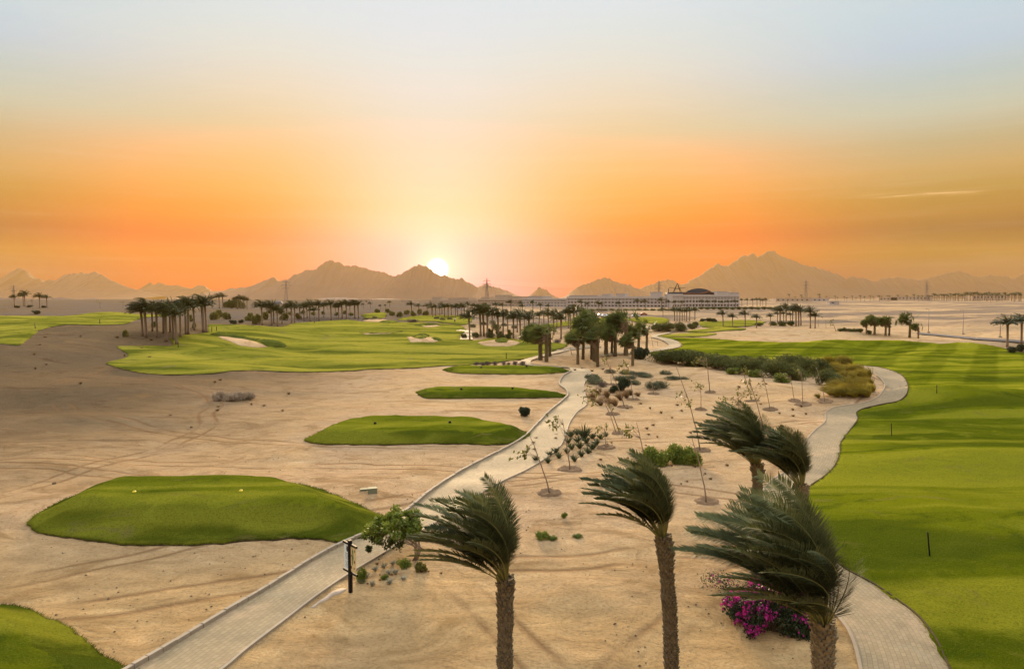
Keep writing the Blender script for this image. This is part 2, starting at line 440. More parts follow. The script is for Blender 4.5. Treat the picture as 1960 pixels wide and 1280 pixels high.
def strip(name, L, Rr, mat, off=0.05, nx=6, n=6, label=None, sink=True):
    """a paved way between two edges traced on the land"""
    L = np.asarray(L, float); Rr = np.asarray(Rr, float)
    def resample(P, N):
        G = ground(*catmull(P, False, 8).T)[:, :2]
        s = np.r_[0, np.cumsum(np.hypot(*np.diff(G, axis=0).T))]; u = np.linspace(0, s[-1], N)
        return np.column_stack([np.interp(u, s, G[:, 0]), np.interp(u, s, G[:, 1])]), s[-1]
    # edges matched knot by knot so that a bend keeps its width
    CL = ground(*catmull(L, False, n).T)[:, :2]; CR = ground(*catmull(Rr, False, n).T)[:, :2]
    if len(CL) != len(CR): CL, _ = resample(L, 80); CR, _ = resample(Rr, 80)
    mid = (CL + CR) / 2; s = np.r_[0, np.cumsum(np.hypot(*np.diff(mid, axis=0).T))]
    wdt = np.hypot(*(CL - CR).T); t = np.linspace(0, 1, nx + 1)
    P = CL[:, None] * (1 - t[None, :, None]) + CR[:, None] * t[None, :, None]
    z = hgt(P[..., 0], P[..., 1]) + off + 0.0006 * np.hypot(P[..., 0], P[..., 1])
    V = np.dstack([P, z]).reshape(-1, 3); U = np.stack([np.broadcast_to(s[:, None], z.shape), wdt[:, None] * (t[None] - .5)], -1).reshape(-1, 2)
    F = []
    for i in range(len(s) - 1):
        for k in range(nx):
            a = i * (nx + 1) + k; F.append((a, a + 1, a + nx + 2, a + nx + 1))
    o = link(bpy.data.objects.new(name, mesh_np(name, V, F, mat, True, None, U))); tag(o, label, None, None, 'structure')
    if sink: SUNK.append(np.vstack([CL, CR[::-1]]))
    return o, CL, CR


def kerb(name, C, mat, wid, h, out, stone=0.0, label=None):
    """a kerb along a line on the land; out = +1 or -1 side"""
    s = np.r_[0, np.cumsum(np.hypot(*np.diff(C, axis=0).T))]
    st = 0.25 if stone == 0 else stone
    cuts = np.arange(0, s[-1], st); mb = MB(); mb.smooth = False; rng = random.Random(len(C))
    def pos(u): return np.array([np.interp(u, s, C[:, 0]), np.interp(u, s, C[:, 1])])
    for u in cuts:
        gap = 0.012 if stone else 0
        a, b = pos(u + gap), pos(min(u + st - gap, s[-1])); t = b - a; L = np.hypot(*t)
        if L < 1e-3: continue
        nn = np.array([-t[1], t[0]]) / L * out; j = rng.uniform(-.012, .012) if stone else 0
        hh = h + (rng.uniform(-.015, .015) if stone else 0); vs = []
        for p in (a, b):
            r = np.hypot(*p); k = 1 + max(0, r - 60) / 200
            for q, zt in ((p + nn * j, 0), (p + nn * (wid * k + j), 0), (p + nn * (wid * k + j), 1), (p + nn * j, 1)):
                g = float(hgt(q[0], q[1])); vs.append((q[0], q[1], g + 0.0006 * r + (hh * k if zt else -.25)))
        mb.add(vs, [(0, 1, 2, 3), (7, 6, 5, 4), (3, 2, 6, 7), (0, 3, 7, 4), (2, 1, 5, 6)])
    o = mb.build(name, mat); tag(o, label, None, None, 'structure'); return o

# ------------------------------------------------------------------ materials
def material(name):
    m = bpy.data.materials.new(name); m.use_nodes = True; t = NT(m.node_tree); t.n.clear()
    out = t.new('ShaderNodeOutputMaterial'); return m, t, out


def finish(t, out, col, rough=0.8, bump=None, bstr=0.4, bdist=0.05, spec=0.2, trans=0.0, sheen=0.0):
    p = t.new('ShaderNodeBsdfPrincipled'); t.put(p.inputs['Base Color'], col); t.put(p.inputs['Roughness'], rough)
    p.inputs['Specular IOR Level'].default_value = spec
    if sheen: p.inputs['Sheen Weight'].default_value = sheen; p.inputs['Sheen Roughness'].default_value = 0.6
    if bump is not None:
        b = t.new('ShaderNodeBump'); b.inputs['Strength'].default_value = bstr; b.inputs['Distance'].default_value = bdist
        t.put(b.inputs['Height'], bump); t.l.new(b.outputs[0], p.inputs['Normal'])
    sh = p.outputs[0]
    if trans:
        tr = t.new('ShaderNodeBsdfTranslucent'); t.put(tr.inputs[0], col)
        mx = t.new('ShaderNodeMixShader'); mx.inputs[0].default_value = trans
        t.l.new(sh, mx.inputs[1]); t.l.new(tr.outputs[0], mx.inputs[2]); sh = mx.outputs[0]
    t.l.new(sh, out.inputs['Surface'])


def pos(t): return t.new('ShaderNodeNewGeometry').outputs['Position']


def sand_mat(name, tint=(1, 1, 1), field=1.0):
    m, t, out = material(name); P = pos(t)
    big = t.noise(P, 0.03, 4, .6, .8); mid = t.noise(t.mapping(P, (1, 1.5, 1), (0, 0, .5)), 0.15, 7, .66, 1.4)
    str1 = t.noise(t.mapping(P, (.8, 1.15, 1), (0, 0, .6)), 0.6, 8, .72, 1.2); str2 = t.noise(t.mapping(P, (1.5, .5, 1), (0, 0, -.45)), 0.4, 7, .70, 1.0)
    fine = t.noise(P, 7.0, 5, .75); grain = t.noise(P, 38.0, 2, .7)
    c = t.ramp(big, [(.30, (0.423, 0.285, 0.148)), (.46, (0.498, 0.334, 0.169)), (.58, (0.474, 0.321, 0.179)), (.74, (0.532, 0.374, 0.209))])
    c = t.mix(t.math('MULTIPLY', t.sstep(mid, .50, .64), .75), c, (0.312, 0.195, 0.089))
    c = t.mix(t.math('MULTIPLY', t.sstep(mid, .48, .30), .5), c, (0.601, 0.442, 0.254))
    c = t.mix(t.math('MULTIPLY', t.sstep(str1, .53, .70), .55), c, (0.255, 0.159, 0.077))
    c = t.mix(t.math('MULTIPLY', t.sstep(str2, .55, .70), .4), c, (0.289, 0.183, 0.089))
    c = t.mix(t.math('MULTIPLY', t.sstep(str1, .46, .30), .35), c, (0.625, 0.473, 0.277))
    q = t.new('ShaderNodeSeparateXYZ'); t.l.new(P, q.inputs[0])
    # shade on the left dune is put into the colour as dark brown; beyond the course lies grey gravel desert in drifts
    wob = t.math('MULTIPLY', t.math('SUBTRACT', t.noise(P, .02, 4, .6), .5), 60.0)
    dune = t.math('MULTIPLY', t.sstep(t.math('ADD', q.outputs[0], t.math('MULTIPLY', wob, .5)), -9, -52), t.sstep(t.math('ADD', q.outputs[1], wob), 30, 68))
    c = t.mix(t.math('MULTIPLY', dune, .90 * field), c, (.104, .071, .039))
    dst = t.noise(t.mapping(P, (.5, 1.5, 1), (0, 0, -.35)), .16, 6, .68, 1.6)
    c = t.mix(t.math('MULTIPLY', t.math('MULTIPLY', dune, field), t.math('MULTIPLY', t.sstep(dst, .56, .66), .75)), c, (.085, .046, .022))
    grav = t.math('MULTIPLY', t.sstep(t.math('ADD', q.outputs[1], t.math('MULTIPLY', wob, 1.5)), 215, 330), t.sstep(t.noise(t.mapping(P, (1, 2.4, 1)), .012, 5, .62, .6), .36, .60))
    c = t.mix(t.math('MULTIPLY', grav, .82 * field), c, (.130, .104, .086))
    # damp darker stains
    st = t.noise(t.mapping(P, (1, .7, 1), (0, 0, .9)), 0.11, 5, .7, 2.2)
    c = t.mix(t.math('MULTIPLY', t.sstep(st, .61, .70), .6), c, (0.215, 0.127, 0.051))
    c = t.mix(t.math('MULTIPLY', t.sstep(fine, .45, .68), .5), c, (0.194, 0.144, 0.083))
    c = t.mix(t.math('MULTIPLY', t.sstep(q.outputs[1], 40, 24), .9), c, (1.0, .98, .84), 'MULTIPLY')
    # wheel tracks: long pairs of arcs, broken up
    trk = None; pd = t.new('ShaderNodeSeparateXYZ'); t.l.new(P, pd.inputs[0])
    wob = t.math('MULTIPLY', t.math('SUBTRACT', t.noise(P, .05, 2, .45), .5), 7.0)
    for cx, cy, rr in ((10, -30, 62), (-40, 5, 44), (48, 30, 33), (-5, 120, 62), (-70, 60, 40), (25, 10, 24), (30, -20, 70.5), (-30, -40, 92)):
        dx = t.math('SUBTRACT', pd.outputs[0], cx); dy = t.math('SUBTRACT', pd.outputs[1], cy)
        rad = t.math('ADD', t.math('SQRT', t.math('ADD', t.math('MULTIPLY', dx, dx), t.math('MULTIPLY', dy, dy))), wob)
        for o in (0, 1.5):
            g = t.math('SUBTRACT', 1.0, t.math('DIVIDE', t.math('ABSOLUTE', t.math('SUBTRACT', rad, rr + o)), .30, clamp=True))
            trk = g if trk is None else t.math('MAXIMUM', trk, g)
    brk = t.sstep(t.noise(P, .10, 3, .5), .38, .52); trk = t.math('MULTIPLY', trk, brk)
    c = t.mix(t.math('MULTIPLY', trk, .75), c, (0.201, 0.114, 0.052))
    # pebbles and bits
    vo = t.new('ShaderNodeTexVoronoi'); t.put(vo.inputs['Vector'], P); vo.inputs['Scale'].default_value = 2.6; vo.inputs['Randomness'].default_value = 1
    sp = t.math('MULTIPLY', t.sstep(vo.outputs['Distance'], .11, .05), t.sstep(t.noise(P, .22, 3, .6), .5, .6))
    c = t.mix(t.math('MULTIPLY', sp, .7), c, (0.095, 0.059, 0.032))
    if tint != (1, 1, 1): c = t.mix(1.0, c, tint, 'MULTIPLY')
    h = t.math('ADD', t.math('MULTIPLY', str1, 1.6), t.math('ADD', t.math('MULTIPLY', mid, 1.6), t.math('ADD', t.math('MULTIPLY', fine, .22), t.math('MULTIPLY', grain, .06))))
    h = t.math('SUBTRACT', h, t.math('MULTIPLY', trk, .45))
    finish(t, out, c, .95, h, 1.0, .34, 0.0); return m


def grass_mat(name, kind='fairway'):
    m, t, out = material(name); P = pos(t)
    big = t.noise(P, .06, 4, .55, .5); mid = t.noise(t.mapping(P, (1, 1.5, 1)), .33, 5, .6, .8); fine = t.noise(P, 11.0, 5, .75); blade = t.noise(t.mapping(P, (1, .5, 1)), 26, 3, .75)
    if kind == 'shaded_bank': base = [(.30, (.052, .060, .006)), (.5, (.085, .088, .008)), (.70, (.125, .115, .016))]  # rough tee slopes: their shade painted in as darker turf
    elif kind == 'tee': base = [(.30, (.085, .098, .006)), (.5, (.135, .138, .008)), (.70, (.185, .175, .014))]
    elif kind == 'rough': base = [(.3, (.040, .060, .012)), (.7, (.075, .095, .022))]
    elif kind == 'fairway': base = [(.30, (.135, .140, .012)), (.5, (.205, .195, .020)), (.70, (.29, .25, .035))]
    else: base = [(.34, (.072, .084, .005)), (.5, (.135, .138, .007)), (.66, (.215, .200, .012))]
    c = t.ramp(big, base)
    c = t.mix(t.math('MULTIPLY', t.sstep(mid, .50, .66), .65), c, (.190, .180, .024))
    c = t.mix(t.math('MULTIPLY', t.sstep(mid, .48, .32), .65), c, (.048, .068, .008))
    # long light and dark bands: undulation shading painted into the turf colour
    shade_band = t.noise(t.mapping(P, (.22, 1.5, 1), (0, 0, .06)), .11, 3, .5, .8)
    c = t.mix(t.math('MULTIPLY', t.sstep(shade_band, .50, .60), .65), c, (.33, .28, .035)); c = t.mix(t.math('MULTIPLY', t.sstep(shade_band, .48, .38), .72), c, (.058, .070, .008))
    # worn, dry places
    dry = t.noise(t.mapping(P, (1, 1.6, 1), (0, 0, .3)), .17, 6, .68, 1.5)
    c = t.mix(t.math('MULTIPLY', t.sstep(dry, .56, .70), .75 if kind == 'shaded_bank' else .5), c, (.22, .155, .065))
    if kind in ('mown', 'tee'):
        sx = t.new('ShaderNodeSeparateXYZ')
        a = (0, 0, .62) if kind == 'mown' else (0, 0, .72)
        t.l.new(t.mapping(P, (1, 1, 1), a), sx.inputs[0])
        per = 8.2 if kind == 'mown' else 3.4
        wv = t.math('SINE', t.math('MULTIPLY', t.math('ADD', sx.outputs[0], t.math('MULTIPLY', t.math('SUBTRACT', t.noise(P, .2, 2), .5), 1.2)), 2 * math.pi / per))
        wv = t.sstep(wv, -.35, .35)
        if kind == 'mown':
            q = t.new('ShaderNodeSeparateXYZ'); t.l.new(P, q.inputs[0])
            wv = t.math('ADD', .5, t.math('MULTIPLY', t.math('SUBTRACT', wv, .5), t.math('MULTIPLY', t.sstep(q.outputs[1], 66, 105), t.sstep(q.outputs[0], 30, 62))))
        c = t.mix(1.0, c, t.mix(wv, (.82, .84, .80), (1.18, 1.15, 1.22)) if kind == 'mown' else t.mix(wv, (.94, .95, .93), (1.06, 1.05, 1.07)), 'MULTIPLY')
    c = t.mix(t.math('MULTIPLY', t.sstep(fine, .45, .66), .6), c, (.036, .050, .007))
    c = t.mix(t.math('MULTIPLY', t.sstep(blade, .5, .66), .5), c, (.19, .19, .035))
    tone = {'mown': (.76, .86, .50), 'tee': (.70, .80, .55), 'shaded_bank': (.66, .76, .55)}.get(kind)
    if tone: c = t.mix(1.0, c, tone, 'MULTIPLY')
    h = t.math('ADD', t.math('MULTIPLY', mid, 3.0), t.math('ADD', fine, t.math('MULTIPLY', blade, .5)))
    finish(t, out, c, .95, h, 1.0, .10 if kind != 'rough' else .15, 0.0, 0, 0); return m


def plain(name, col, rough=.7, var=.25, scale=6, bstr=.3, spec=.08, trans=0, metal=0):
    """one colour, broken up by noise and from object to object"""
    m, t, out = material(name); P = t.new('ShaderNodeTexCoord').outputs['Object']
    n = t.noise(P, scale, 4, .6); oi = t.new('ShaderNodeObjectInfo').outputs['Random']
    k = t.math('ADD', t.math('MULTIPLY', t.math('SUBTRACT', n, .5), var * 2), t.math('MULTIPLY', t.math('SUBTRACT', oi, .5), var * .8))
    d = tuple(max(0, c * (1 - var * 1.5)) for c in col); b = tuple(min(1, c * (1 + var * 1.2)) for c in col)
    c = t.mix(t.math('ADD', .5, k, clamp=True), d, b)
    finish(t, out, c, rough, n, bstr, .02, spec, trans); return m


def leaf_mat(name, dark, light, rough=.5, trans=.25, spec=.35, scale=1.2):
    m, t, out = material(name); P = t.new('ShaderNodeTexCoord').outputs['Object']
    n = t.noise(P, scale, 3, .6); f = t.noise(P, scale * 14, 2, .6); oi = t.new('ShaderNodeObjectInfo').outputs['Random']
    k = t.math('ADD', t.math('MULTIPLY', t.sstep(n, .32, .68), .5), t.math('ADD', t.math('MULTIPLY', f, .35), t.math('MULTIPLY', t.math('SUBTRACT', oi, .5), .4)), clamp=True)
    finish(t, out, t.mix(k, dark, light), rough, None, 0, 0, spec, trans); return m


def paver_mat():
    m, t, out = material('path_pavers'); uv = t.new('ShaderNodeTexCoord').outputs['UV']; P = pos(t)
    br = t.new('ShaderNodeTexBrick'); t.put(br.inputs['Vector'], t.mapping(uv, (1, 1, 1), (0, 0, 0)))
    br.inputs['Color1'].default_value = (.265, .205, .110, 1); br.inputs['Color2'].default_value = (.21, .160, .084, 1)
    br.inputs['Mortar'].default_value = (.17, .125, .08, 1); br.inputs['Scale'].default_value = 1.0
    br.inputs['Mortar Size'].default_value = .011; br.inputs['Brick Width'].default_value = .27; br.inputs['Row Height'].default_value = .19
    br.inputs['Bias'].default_value = -.1
    n = t.noise(P, .5, 5, .65, .8); n2 = t.noise(P, 4.0, 4, .7)
    c = t.mix(t.math('MULTIPLY', t.sstep(n, .5, .72), .5), br.outputs[0], (.37, .255, .145))
    c = t.mix(t.math('MULTIPLY', t.sstep(n, .45, .3), .35), c, (.25, .21, .135))
    c = t.mix(t.math('MULTIPLY', t.sstep(n2, .55, .75), .3), c, (.24, .185, .12))
    h = t.math('SUBTRACT', t.math('MULTIPLY', n2, .15), br.outputs['Fac'])
    finish(t, out, c, .85, h, .5, .012, .2); return m


M = {}
M['sand'] = sand_mat('sand'); M['bunker'] = sand_mat('bunker_sand', (1.12, 1.1, 1.1), 0.0)
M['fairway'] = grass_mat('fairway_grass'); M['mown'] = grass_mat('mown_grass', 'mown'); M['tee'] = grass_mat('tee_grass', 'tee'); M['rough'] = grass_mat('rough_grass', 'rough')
M['shaded_bank'] = grass_mat('shaded_tee_bank_grass', 'shaded_bank')
M['soil'] = plain('turf_soil', (.060, .042, .020), .95, .4, 3)
M['paver'] = paver_mat()
M['kerb'] = plain('kerb_stone', (.30, .245, .17), .85, .3, 4); M['edging'] = plain('path_edging', (.34, .26, .165), .85, .25, 3)
M['rock'] = plain('mountain_rock', (.072, .058, .066), .95, .3, .004, .6); M['asphalt'] = plain('asphalt', (.13, .115, .10), .9, .2, .3)

# ------------------------------------------------------------------ the setting
def grow(P, *extra): return P + list(extra)

fairway_l = [(204, 696), (246, 681), (224, 664), (268, 663), (332, 661), (323, 649), (357, 641), (398, 636), (398, 623), (434, 622), (476, 623), (540, 626), (558, 620), (630, 614.5), (668, 612.5),
             (693, 616), (757, 617), (834, 619), (885, 625), (893, 634), (882, 640), (880, 646), (905, 652), (953, 646), (1017, 654), (1057, 656), (1086, 661), (1055, 674), (1004, 687.5), (902, 698),
             (846, 701), (800, 704), (757, 706), (706, 707.5), (655, 711), (566, 712.5), (502, 710), (451, 710), (400, 716), (319, 717.5), (268, 714), (232, 706)]
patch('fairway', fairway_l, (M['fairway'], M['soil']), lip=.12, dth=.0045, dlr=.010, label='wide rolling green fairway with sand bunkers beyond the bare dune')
fairway_r = [(1243, 676), (1271, 672), (1304, 665), (1303, 656), (1288, 650), (1262, 646), (1343, 647.5), (1404, 651.6), (1506, 655.7), (1537, 654.7), (1600, 650.6), (1641, 652), (1711, 652), (1758, 654.6),
             (1800, 658), (1840, 656), (1887, 660), (1922, 667), (1960, 676), (2100, 682), (2350, 700), (2700, 800), (3000, 1000), (3000, 1330), (2200, 1400), (1835, 1345), (1813, 1280), (1786, 1224), (1756, 1184), (1716, 1152), (1671, 1121), (1607, 1085),
             (1576, 1055), (1546, 1020), (1528, 980), (1531, 950), (1547, 932), (1571, 916), (1592, 897), (1604, 871), (1606, 850), (1623, 826), (1639, 803), (1637, 791), (1648, 784), (1688, 774.5), (1719, 768), (1733, 755), (1735, 739),
             (1726, 722), (1708, 712), (1685, 705), (1640, 701), (1550, 704), (1400, 699), (1300, 688), (1256, 682)]
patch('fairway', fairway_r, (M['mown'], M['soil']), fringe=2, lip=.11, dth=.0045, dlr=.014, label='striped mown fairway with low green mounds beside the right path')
fairway_b = [(-420, 640), (-300, 600), (-100, 601), (0, 605), (64, 605), (128, 605), (178.6, 599), (217, 597.6), (255, 601), (319, 604), (268, 610), (242, 620), (179, 622.5), (120, 623), (76.5, 633), (56, 648.6), (38, 661), (0, 659), (-150, 668), (-350, 680)]
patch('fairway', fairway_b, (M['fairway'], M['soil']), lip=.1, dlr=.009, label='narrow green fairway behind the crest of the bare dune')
for px, lab in (([(1204, 611), (1240, 607), (1280, 611), (1278, 617), (1260, 620), (1215, 616)], 'small green lawn in front of the long hotel'),
                ([(1339, 617), (1384, 615), (1414, 613), (1445, 614), (1465, 617), (1445, 623), (1404, 626), (1343, 626)], 'distant putting green behind the row of spaced palms'),
                ([(1308, 635), (1343, 631), (1373, 627), (1426, 629), (1427, 631.5), (1384, 634), (1343, 636.5)], 'thin strip of turf beside two standing golfers'),
                ([(1257, 643.5), (1302, 639), (1343, 637.6), (1373, 639), (1355, 643), (1302, 645)], 'flat tee turf at the bend of the far path'),
                ([(1040, 624), (1060, 619), (1110, 612), (1150, 609), (1190, 607), (1210, 612), (1180, 617), (1120, 622), (1060, 626)], 'green strip of turf behind the central palm row'),
                ([(691, 604), (720, 599), (740, 599.5), (737, 608), (700, 609)], 'small mown lawn beyond the windblown palm row'),
                ([(760, 612), (800, 605), (900, 605), (905, 612), (890, 622), (840, 617)], 'rough hazy turf in the glare below the sun')):
    patch('lawn', px, (M['fairway'], M['soil']), lip=.15, dth=.004, dlr=.012, label=lab)

# raised tees (the outline at the back lies behind the shoulder of the mound)
def tee(front, backs, H, slope, lab):
    px = front + backs; zs = [0] * len(front) + [H * .35] * len(backs)
    patch('tee_mound', px, (M['tee'], M['soil'], M['shaded_bank']), fringe=1, H=H, slope=slope, lip=.10, zs=zs, dth=.008, dlr=.011, label=lab, rough=.02)


tee([(735, 1011), (706, 1027), (660, 1037), (600, 1032), (540, 1032), (450, 1038), (350, 1044), (280, 1044), (200, 1038), (130, 1028), (75, 1020), (53, 1004)],
    [(58, 985), (110, 952), (180, 928), (260, 916), (340, 914), (430, 914), (520, 914), (590, 920), (640, 937), (700, 962), (750, 985)], 1.05, 2.8, 'large grassy tee mound with two yellow markers beside the near path')
tee([(1012, 838), (985, 848), (940, 851), (850, 850), (750, 851), (660, 851), (610, 849), (586, 843)],
    [(600, 828), (640, 811), (700, 803), (780, 801), (860, 801), (920, 804), (970, 814), (1016, 826)], .75, 1.8, 'long oval tee mound where the path curves, second from the camera')
tee([(1084, 757), (1076, 761), (1000, 762), (900, 763), (830, 763), (812, 762), (797, 751)],
    [(815, 744), (850, 741), (900, 741), (980, 742), (1040, 748), (1083, 754)], .5, 1.4, 'thin tee mound between two strips of sand, third from the camera')
tee([(1092, 712), (1060, 715), (1000, 716.5), (930, 716), (870, 714), (847, 708)],
    [(880, 702), (950, 701), (1020, 702), (1070, 705), (1093, 710)], .45, 1.4, 'farthest thin tee mound in front of round grey bushes')
tee([(262, 1277), (250, 1300), (100, 1400), (-150, 1480), (-500, 1450)], [(-500, 1200), (-150, 1158), (0, 1150), (40, 1155), (80, 1168), (115, 1186), (150, 1209), (195, 1243), (240, 1270)], .6, 2.0, 'grassy mound at the near corner beside the start of the path')

# bunkers: bare sand, a dark lip of rough grass over its far side
for px, lab in (([(420, 646), (445, 647), (471, 651), (497, 659), (512, 666), (471, 665), (446, 657.5)], 'long sand bunker cut into the near slope of the fairway'),
                ([(780, 646.5), (808, 646), (839, 648.6), (834, 655), (806, 656), (785, 655.4)], 'small sand bunker in the middle of the fairway below the sun'),
                ([(915, 657.5), (943, 652), (978, 652.5), (996, 657.5), (974, 664), (933, 663)], 'curved sand bunker near the tall palms'),
                ([(805, 623.5), (835, 622.5), (842, 625), (815, 627.5)], 'little far sand bunker behind the middle one'),
                ([(692, 638), (745, 636.6), (748, 639), (700, 641)], 'narrow flat sand bunker across the fairway'),
                ([(694, 614), (730, 612.5), (756, 615.5), (730, 617.5)], 'pale sand bunker at the far top of the fairway')):
    patch('sand_bunker', px, (M['bunker'], M['bunker']), lip=.02, off=.16, dth=.003, dlr=.006, sink=False, label=lab)
for px, H in (([(402, 641), (420, 638.5), (470, 647), (500, 652), (545, 659), (546, 666), (512, 664), (498, 656), (470, 650.5), (440, 647)], .5),
              ([(789, 645.5), (804, 641), (822, 643), (812, 649.5), (794, 648.5)], .5), ([(826, 648), (842, 649), (846, 652), (832, 652.5)], .5),
              ([(946, 653), (958, 648.5), (974, 650), (970, 656.5), (952, 657)], .5),
              ([(788, 622), (820, 620), (842, 622), (826, 624), (800, 624.5)], .35), ([(686, 637.5), (730, 636.5), (775, 634.5), (760, 637.5), (710, 639.5)], .3),
              ([(726, 617), (750, 615), (766, 618), (740, 619)], .5)):
    patch('bunker_lip', px, (M['rough'], M['soil']), H=H, slope=1.6, lip=.15, off=.10, dth=.0025, dlr=.005, sink=False, rough=.3, label='dark rough grass lip hanging over a bunker')

# paths
PA_L = [(120, 1360), (262, 1280), (330, 1240), (420, 1185), (515, 1128), (600, 1075), (655, 1045), (714, 1020), (780, 980), (830, 940), (880, 907), (930, 880), (975, 857), (1005, 838), (1030, 813), (1052, 790), (1074, 772), (1088, 758), (1086, 749), (1072, 736), (1078, 723), (1094, 712)]
PA_R = [(300, 1360), (426, 1280), (470, 1243), (540, 1190), (600, 1144), (668, 1098), (720, 1067), (782, 1030), (860, 985), (915, 948), (960, 922), (1005, 901), (1040, 880), (1070, 856), (1082, 832), (1088, 812), (1103, 790), (1122, 774), (1118, 752), (1117, 737), (1124, 725), (1132, 714)]
o, CL, CR = strip('path', PA_L, PA_R, M['paver'], .05, label='beige paved cart path curving from the near corner to the fan palms')
kerb('kerb', CL, M['kerb'], .16, .20, 1, .62, 'raised stone kerb along the tee mounds'); kerb('kerb', CR, M['kerb'], .10, .085, -1, 0, 'low kerb on the sandy side of the path')
PH_O = [(1092, 713), (1090, 706), (1060, 703.5), (1010, 700), (990, 696), (1000, 690), (1020, 684), (1055, 675), (1094, 665.5), (1140, 661)]
PH_I = [(1130, 714), (1122, 707), (1085, 704), (1040, 701), (1015, 697), (1014, 692), (1030, 686), (1065, 677), (1102, 669), (1150, 664.5)]
o, CL, CR = strip('path', PH_O, PH_I, M['paver'], .07, label='path turning back round the fan palms behind the farthest tee')
kerb('kerb', CR, M['edging'], .14, .1, -1, 0, 'pale edging along the fan palm bed')
o, CL, CR = strip('path', [(1150, 684), (1190, 679), (1236, 676), (1272, 671), (1303, 664), (1298, 656), (1284, 650), (1258, 645), (1262, 643), (1290, 637), (1318, 629.5), (1352, 624)],
                  [(1148, 679), (1188, 675), (1230, 672.5), (1262, 668), (1280, 662), (1272, 655), (1260, 650), (1246, 646), (1250, 642), (1280, 637), (1308, 629.5), (1346, 624.5)], M['paver'], .12, label='far path winding up to the golfers')
strip('path', [(868, 634), (890, 636), (884, 643), (880, 651)], [(880, 632), (903, 635.5), (904, 643), (905, 651)], M['paver'], .15, label='short pale piece of path behind the fairway')
PC_L = [(1662, 1340), (1650, 1280), (1640, 1240), (1625, 1205), (1602, 1178), (1550, 1125), (1498, 1068), (1466, 1015), (1455, 975), (1460, 945), (1478, 921), (1507, 903), (1527, 882), (1535, 862), (1545, 843), (1562, 824), (1580, 808), (1582, 792), (1594, 783), (1617, 778), (1652, 773), (1679, 763), (1692, 748), (1694, 736), (1685, 724.5), (1667, 713), (1650, 706), (1625, 703)]
PC_R = [(1845, 1340), (1815, 1280), (1788, 1224), (1758, 1184), (1718, 1152), (1673, 1121), (1609, 1085), (1560, 1035), (1532, 985), (1533, 952), (1549, 932), (1573, 916), (1594, 897), (1606, 871), (1608, 850), (1625, 826), (1641, 803), (1639, 791), (1650, 784), (1690, 774.5), (1721, 768), (1735, 755), (1737, 739), (1728, 722), (1710, 712), (1687, 705), (1665, 702), (1640, 700)]
o, CL, CR = strip('path', PC_L, PC_R, M['paver'], .05, label='paved path bending between the sand and the striped fairway')
kerb('kerb', CL, M['edging'], .12, .09, 1, 0, 'pale edging on the sandy side of the right path'); kerb('kerb', CR, M['soil'], .07, .10, -1, 0, 'dark strip drawn as the turf shadow along the right path')  # fairway side: a dark strip stands for the thin shadow line there
strip('road', [(1755, 637), (1800, 641), (1860, 646), (1960, 652.5), (2200, 668)], [(1755, 640), (1800, 644), (1860, 650), (1960, 657), (2200, 674)], M['asphalt'], .08, label='dark asphalt road crossing the far desert')

# the land: one sheet out past the mountains
fine = np.arange(-0.85, 0.85, 0.0028); coarse = np.linspace(0.85, 2 * math.pi - 0.85, 90)
TH = np.r_[fine, coarse[:-1]]
RR = np.r_[0.0, np.exp(np.arange(math.log(3.0), math.log(420), .0125)), np.exp(np.arange(math.log(421), math.log(8200), .03)), 8300]
tg, rg = np.meshgrid(TH, RR); X = (rg * np.sin(tg)).ravel(); Y = (rg * np.cos(tg)).ravel(); Z = hgt(X, Y)
rr = np.hypot(X, Y)
for G in SUNK:
    b = (X > G[:, 0].min()) & (X < G[:, 0].max()) & (Y > G[:, 1].min()) & (Y < G[:, 1].max())
    if not b.any(): continue
    ix = np.nonzero(b)[0]; ix = ix[inside(G, X[ix], Y[ix])]
    d = edge_dist(G[::2] if len(G) > 120 else G, X[ix], Y[ix]); cell = .0125 * rr[ix]
    Z[ix] -= (.22 + .002 * rr[ix]) * smooth((d - .1 * cell) / (1.0 * cell + .05))
nt = len(TH); nr = len(RR); i, k = np.meshgrid(np.arange(nr - 1), np.arange(nt), indexing='ij'); k2 = (k + 1) % nt
F = np.stack([i * nt + k, (i + 1) * nt + k, (i + 1) * nt + k2, i * nt + k2], -1).reshape(-1, 4)
o = link(bpy.data.objects.new('ground', mesh_np('ground', np.column_stack([X, Y, Z]), F[:, ::-1], M['sand'])))
tag(o, 'bare tan desert sand reaching to the mountains', kind='structure')


